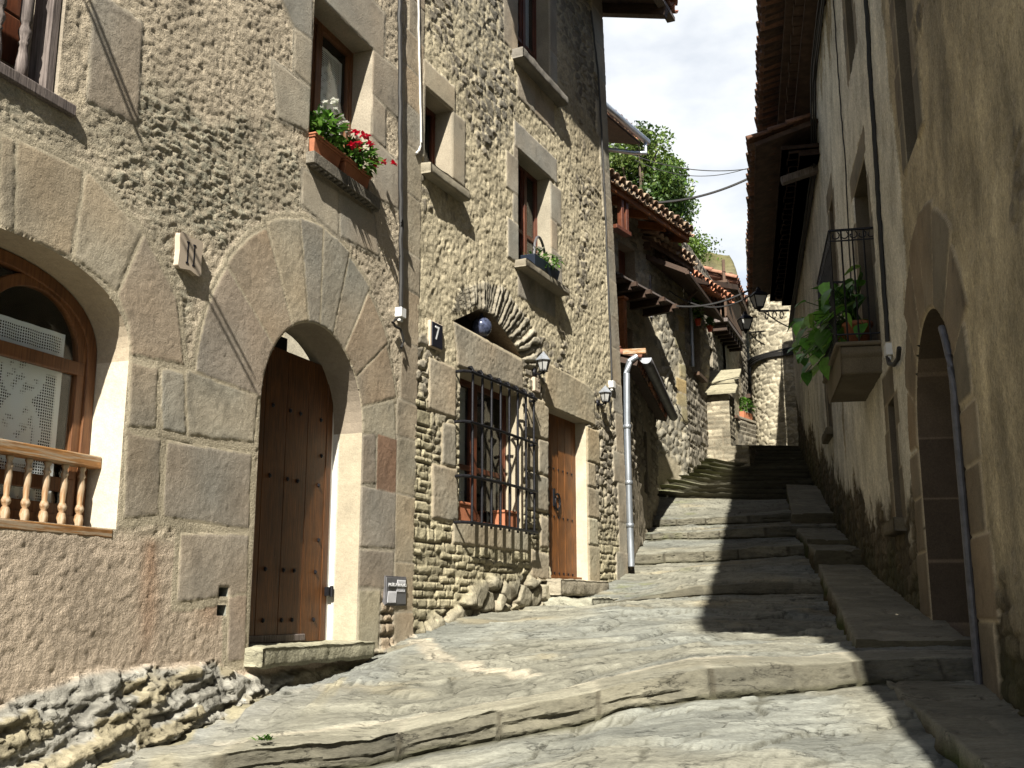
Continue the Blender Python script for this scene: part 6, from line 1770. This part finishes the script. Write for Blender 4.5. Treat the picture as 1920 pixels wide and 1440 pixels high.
# two wires over the street out of view, whose thin shadows fall on the nearest house
for (x0, y0, x1, y1, t0, t1, lb) in ((165, 15, 262, 260, 2.6, 2.2, 'left'), (365, 520, 478, 735, 3.9, 3.4, 'right')):
    a = Vector(FA.w(*FA.px(x0, y0), 0)) - LDIR * t0; b = Vector(FA.w(*FA.px(x1, y1), 0)) - LDIR * t1
    d = (b - a)
    for k, off in enumerate((0, .09)):
        mb = MB(); mb.tube([a - d * .02 + Vector((0, off, 0)), b + d * .02 + Vector((0, off, 0))], .013, 6)
        tag(mb.build('overhead_wire', M['cable'], None), 'stretched wire above the front of the nearest house', 'wire', 'wires above the nearest house')
# street lanterns
def street_lantern(x, y, Y, h, label, arm):
    t = thing('street_lantern', label, 'street lamp', at(x, y, Y)); c = Vector(at(x, y, Y))
    def sq(r, zz): return [c + Vector((r * math.cos(.9 + k * math.pi / 2), r * math.sin(.9 + k * math.pi / 2), zz)) for k in range(4)]
    def frus(rings, name, mat, bev=0):
        mb = MB(); vs = [v for r in rings for v in r]
        mb.add(vs, [(i * 4 + j, i * 4 + (j + 1) % 4, (i + 1) * 4 + (j + 1) % 4, (i + 1) * 4 + j) for i in range(len(rings) - 1) for j in range(4)] + [(3, 2, 1, 0), tuple(range(len(rings) * 4 - 4, len(rings) * 4))])
        return mb.build(name, mat, t, bevel=bev)
    frus([sq(h * .42, 0), sq(h * .44, h * .03), sq(h * .26, h * .18), sq(h * .12, h * .24), sq(h * .12, h * .30), sq(h * .03, h * .42)], 'cap', M['iron'], .006)
    frus([sq(h * .18, -h * .48), sq(h * .37, -.004)], 'lamp_glass', M['milk'])
    mb = MB()
    for k in range(4): mb.tube([sq(h * .19, -h * .48)[k], sq(h * .38, 0)[k]], h * .028, 5)
    q_ = sq(h * .19, -h * .48); mb.tube(q_ + [q_[0]], h * .03, 5); mb.lathe(c + Vector((0, 0, -h * .66)), [(h * .02, 0), (h * .06, h * .06), (h * .10, h * .15), (h * .10, h * .18)], 8)
    mb.build('cage', M['iron'], t)
    mb = MB(); e = Vector(at(*arm)); b0 = c + Vector((0, 0, -h * .62))
    e.z = b0.z if abs(e.z - b0.z) < .2 else e.z
    mb.tube([b0, e], .022, 6)
    d = (e - b0)
    for j in range(3):
        m_ = b0 + d * (.25 + .25 * j)
        mb.tube([m_ + d.normalized() * (.11 * math.cos(a) * (1 - a / 9)) + Vector((0, 0, -.11 + .11 * math.sin(a) * (1 - a / 9))) for a in np.linspace(0, 6, 18)], .013, 5)
    mb.tube([e - Vector((0, 0, .35)), b0 + d * .6 - Vector((0, 0, .22)), b0 + d * .1], .014, 5)
    mb.build('bracket', M['pewter'], t, smooth=True)
street_lantern(1397, 600, 24.0, .50, 'black street lantern on a scrolled bracket in front of the round tower', (1433, 621, 25.5))
street_lantern(1422, 556, 19.5, .46, 'street lantern hanging under the far right eaves', (1478, 582, 20.5))
# plants on the far house
for x, y, lb in ((1309, 604, 'red pot with a small green plant on the far house, upper one'), (1331, 616, 'red pot with a bushy green plant on the far house, lower one')):
    p = FE.px(x, y, .16); t = thing('hanging_pot', lb, 'potted plant', FE.w(p[0], p[1] - .08, .16), 'red pots on the far house')
    mb = MB(); mb.lathe(FE.w(p[0], p[1] - .08, .16), [(.05, 0), (.075, .12), (.085, .12), (.085, .15), (.07, .15)], 14); mb.build('pot', M['redpot'], t, smooth='all')
    bush('foliage', t, FE.w(p[0], p[1] + .14, .16), (.11, .11, .10), 110, .09, int(x))
bw2 = bush('wall_plant', None, FE.w(.75, 6.9, .15), (.16, .2, .3), 160, .12, 77); tag(bw2, 'small green plant growing from the wall beside the white pipe', 'plant')
p = at(1413, 775, 30.2); t = thing('potted_plant', 'green plant in a clay trough on the low wall at the top of the steps', 'potted plant', (p[0], p[1], p[2] - .3))
mb = MB(); mb.fbox(FL, -.25, .35, zt + .07, zt + .27, -.25, 0); mb.build('trough', M['terracotta'], t, bevel=.01)
bush('foliage', t, FL.w(.0, zt + .45, -.12), (.28, .2, .22), 160, .14, 78)
# big-leaved plant on the balcony
bp_ = thing('balcony_plant', 'lush plant with big heart-shaped leaves spilling over the iron balcony', 'plant', FR.w(11.8, 2.76, .2))
mb = MB()
for s_c in (11.45, 11.95): mb.lathe(FR.w(s_c, 2.752, .2), [(.10, 0), (.15, .24), (.165, .24), (.165, .28), (.14, .28)], 14)
mb.build('pot', M['terracotta'], bp_, smooth='all')
rs = random.Random(31); mb = MB(); ms = MB()
for i in range(150):
    base = Vector(FR.w(rs.choice((11.45, 11.7, 11.95)) + rs.uniform(-.1, .1), 3.0, .2))
    u_ = rs.random()
    tip = Vector(FR.w(rs.uniform(11.1, 12.5), rs.uniform(2.9, 3.62), rs.uniform(.1, .50))) if u_ < .6 else Vector(FR.w(rs.uniform(11.5, 12.8), rs.uniform(2.75, 3.40), rs.uniform(.48, .78)))
    mid = base.lerp(tip, .5) + Vector((0, 0, .12))
    ms.tube([base, mid, tip], .006, 4, (.07, .14, .03))
    d = Vector((*(FR.n * rs.uniform(.1, 1.0)), 0)) + Vector((rs.gauss(0, .4), rs.gauss(-.35, .4), rs.gauss(-.35, .35)))
    l = rs.uniform(.14, .28)
    leaf(mb, tip, d, l, l * .78, vary(rs.choice([(.12, .32, .04), (.17, .42, .06), (.22, .48, .07), (.08, .22, .03), (.26, .42, .09), (.07, .18, .025)]), rs), curl=.3, seg=5)
mb.build('leaves', M['leaf'], bp_, smooth='all'); ms.build('stems', M['leaf'], bp_)
# weeds in the joints of the kerb
rs = random.Random(8)
for i, (x, y, Y, lb) in enumerate(((880, 1398, 6.75, 'small weed at the foot of the kerb, under its middle'), (822, 1412, 6.55, 'tiny weed at the foot of the kerb, near its left end'), (500, 1384, 6.2, 'tiny weed on top of the kerb at its left end'))):
    mb = MB(); c = Vector(at(x, y, Y))
    for k in range(26): leaf(mb, c + Vector((rs.gauss(0, .025), rs.gauss(-.01, .02), -.01)), (rs.gauss(0, .7), rs.gauss(-.2, .6), rs.uniform(.3, 1)), rs.uniform(.03, .06), .02, vary(rs.choice(GRN), rs))
    tag(mb.build('weed', M['leaf'], None), lb, 'weed')

# ================================================================== roof corner behind the rubble house
nb_ = thing('tiled_roof', 'tiled roof corner with a zinc gutter sticking out behind the rubble house', 'roof', at(1160, 240, 19))
YY = 18.5
a, b = Vector(at(1090, 178, YY)), Vector(at(1200, 243, YY + 2.2)); a.z = b.z = (a.z + b.z) / 2
al = (b - a); upv = Vector((-al.y, al.x, 0)).normalized() * 1 + Vector((0, 0, .3)); upv.normalize()
tile_roof('roof_tiles', nb_, tuple(a), tuple(al), tuple(upv), int(al.length / .235), .235, 4, seed=61)
dn = Vector((0, 0, -.10))
mb = MB(); up3 = upv * 2.4
mb.hexa([a + dn, b + dn, b + up3 + dn, a + up3 + dn, a + dn * 1.7, b + dn * 1.7, b + up3 + dn * 1.7, a + up3 + dn * 1.7]); mb.build('roof_boards', M['darkwood'], nb_)
mb = MB(); o_ = -upv * .1 + Vector((0, 0, -.05)); mb.tube([a + o_, b + o_ + al.normalized() * .15], .07, 10); e = b + o_ + al.normalized() * .05
mb.tube([e, e + Vector((0, 0, -.28)), e + Vector((0, 0, -.36)) - al.normalized() * .2 + upv * .2, e + Vector((0, 0, -.55)) - al.normalized() * .9 + upv * .9], .045, 10); mb.build('gutter', M['zinc'], nb_, smooth='all')

# ================================================================== wooded rock behind the village
def rockcol(n, seed, P): pass
ph = np.linspace(0, 1, 120); hx, hy = np.meshgrid(np.linspace(-14, 13.4, 150), ph)
ridge = np.interp(hx, [-14, -4, 6, 10, 11.2, 12.6, 13.0, 13.4], [30, 27, 22.5, 20.2, 20.6, 20.4, 18, 6])
X_ = hx + .8 * fbm(hx * .5, hy * 9, 701, 4); Y_ = 52 + 10 * hy - 6 * fbm(hx * .15, hy * 2, 702, 3) * 0 + 1.2 * fbm(hx * .4, hy * 8, 703, 4)
Z_ = -2 + (ridge + 2) * np.minimum(1, hy * 1.25) + .7 * fbm(hx * .6, hy * 10, 704, 4)
sl_ = sstep(.70, .80, hy + .06 * fbm(hx * .8, hy * 6, 705, 4))
cc_ = lerp(np.array([.30, .26, .19]) * (1 + .4 * fbm(hx * .5, hy * 22, 706, 4)).ravel()[:, None], np.array([.13, .12, .055]), sl_.ravel())
a = (np.arange(119)[:, None] * 150 + np.arange(149)[None, :]).ravel()
tag(mesh_np('hill', np.stack([X_, Y_, Z_], -1).reshape(-1, 3), np.stack([a, a + 1, a + 151, a + 150], -1), M['slate'], None, cc_), kind='structure')
def tree(base, height, crown_c, crown_r, n_clumps, leaves, ll, seed, label, cols):
    rs = random.Random(seed); t = thing('broadleaf_tree', label, 'tree', base, 'trees above the roofs')
    b = Vector(base); mb = MB()
    mb.tube([b, b + Vector((.2, 0, height * .35)), b + Vector((.1, .2, height * .7))], [.35, .25, .12], 8)
    cl = []
    for i in range(n_clumps):
        while True:
            v = Vector((rs.uniform(-1, 1), rs.uniform(-1, 1), rs.uniform(-1, 1)))
            if .35 < v.length < 1: break
        cl.append((Vector(crown_c) + Vector((v.x * crown_r[0], v.y * crown_r[1], v.z * crown_r[2])), rs.uniform(.5, 1.15)))
    for c, r in cl[::3]:
        mb.tube([b + Vector((.1, .1, height * rs.uniform(.3, .65))), b.lerp(c, .6) + Vector((0, 0, .5)), c], [.12, .07, .02], 5)
    mb.build('trunk', M['bark'], t, smooth='all')
    N_ = n_clumps * leaves
    V_ = np.zeros((N_, 4, 3)); C_ = np.zeros((N_, 4, 3)); k = 0
    nr_ = np.random.RandomState(seed)
    for c, r in cl:
        v = nr_.normal(size=(leaves, 3)); v /= np.linalg.norm(v, axis=1)[:, None]; v *= (nr_.rand(leaves, 1) ** .5) * r * np.array([1.1, 1.1, .8])
        p = np.array(c) + v
        d = nr_.normal(size=(leaves, 3)); d /= np.linalg.norm(d, axis=1)[:, None]
        e = np.cross(d, nr_.normal(size=(leaves, 3))); e /= np.linalg.norm(e, axis=1)[:, None]
        l = ll * (.6 + .8 * nr_.rand(leaves, 1))
        V_[k:k + leaves] = np.stack([p - d * l * .5, p + e * l * .3, p + d * l * .5, p - e * l * .3], 1)
        base_c = np.array(cols[rs.randrange(len(cols))]) * (.7 + .6 * nr_.rand(leaves, 1))
        C_[k:k + leaves] = base_c[:, None, :]; k += leaves
    mesh_np('crown', V_.reshape(-1, 3), np.arange(N_ * 4).reshape(-1, 4), M['leaf'], t, C_.reshape(-1, 3), False)
TC = [(.07, .13, .02), (.12, .19, .035), (.045, .09, .02), (.17, .24, .05), (.10, .14, .03)]
p = at(1205, 340, 42)
tree((p[0], p[1], 12.5), 7, (p[0] - .3, p[1], p[2] + .2), (1.75, 1.8, 1.75), 52, 300, .17, 71, 'big green tree between the rubble house and the timber eaves, its crown topmost', TC)
p = at(1240, 395, 43)
tree((p[0], p[1], 11.5), 6, (p[0] + .1, p[1], p[2]), (1.1, 1.2, 1.15), 34, 300, .16, 72, 'lower green tree just above the orange timber eaves', TC)
p = at(1290, 470, 52)
tree((p[0], p[1], 13), 4, (p[0], p[1], p[2]), (.9, 1.0, .9), 18, 260, .15, 73, 'small yellowish green tree beside the rock outcrop', [(.12, .19, .03), (.15, .21, .04), (.09, .15, .02)])
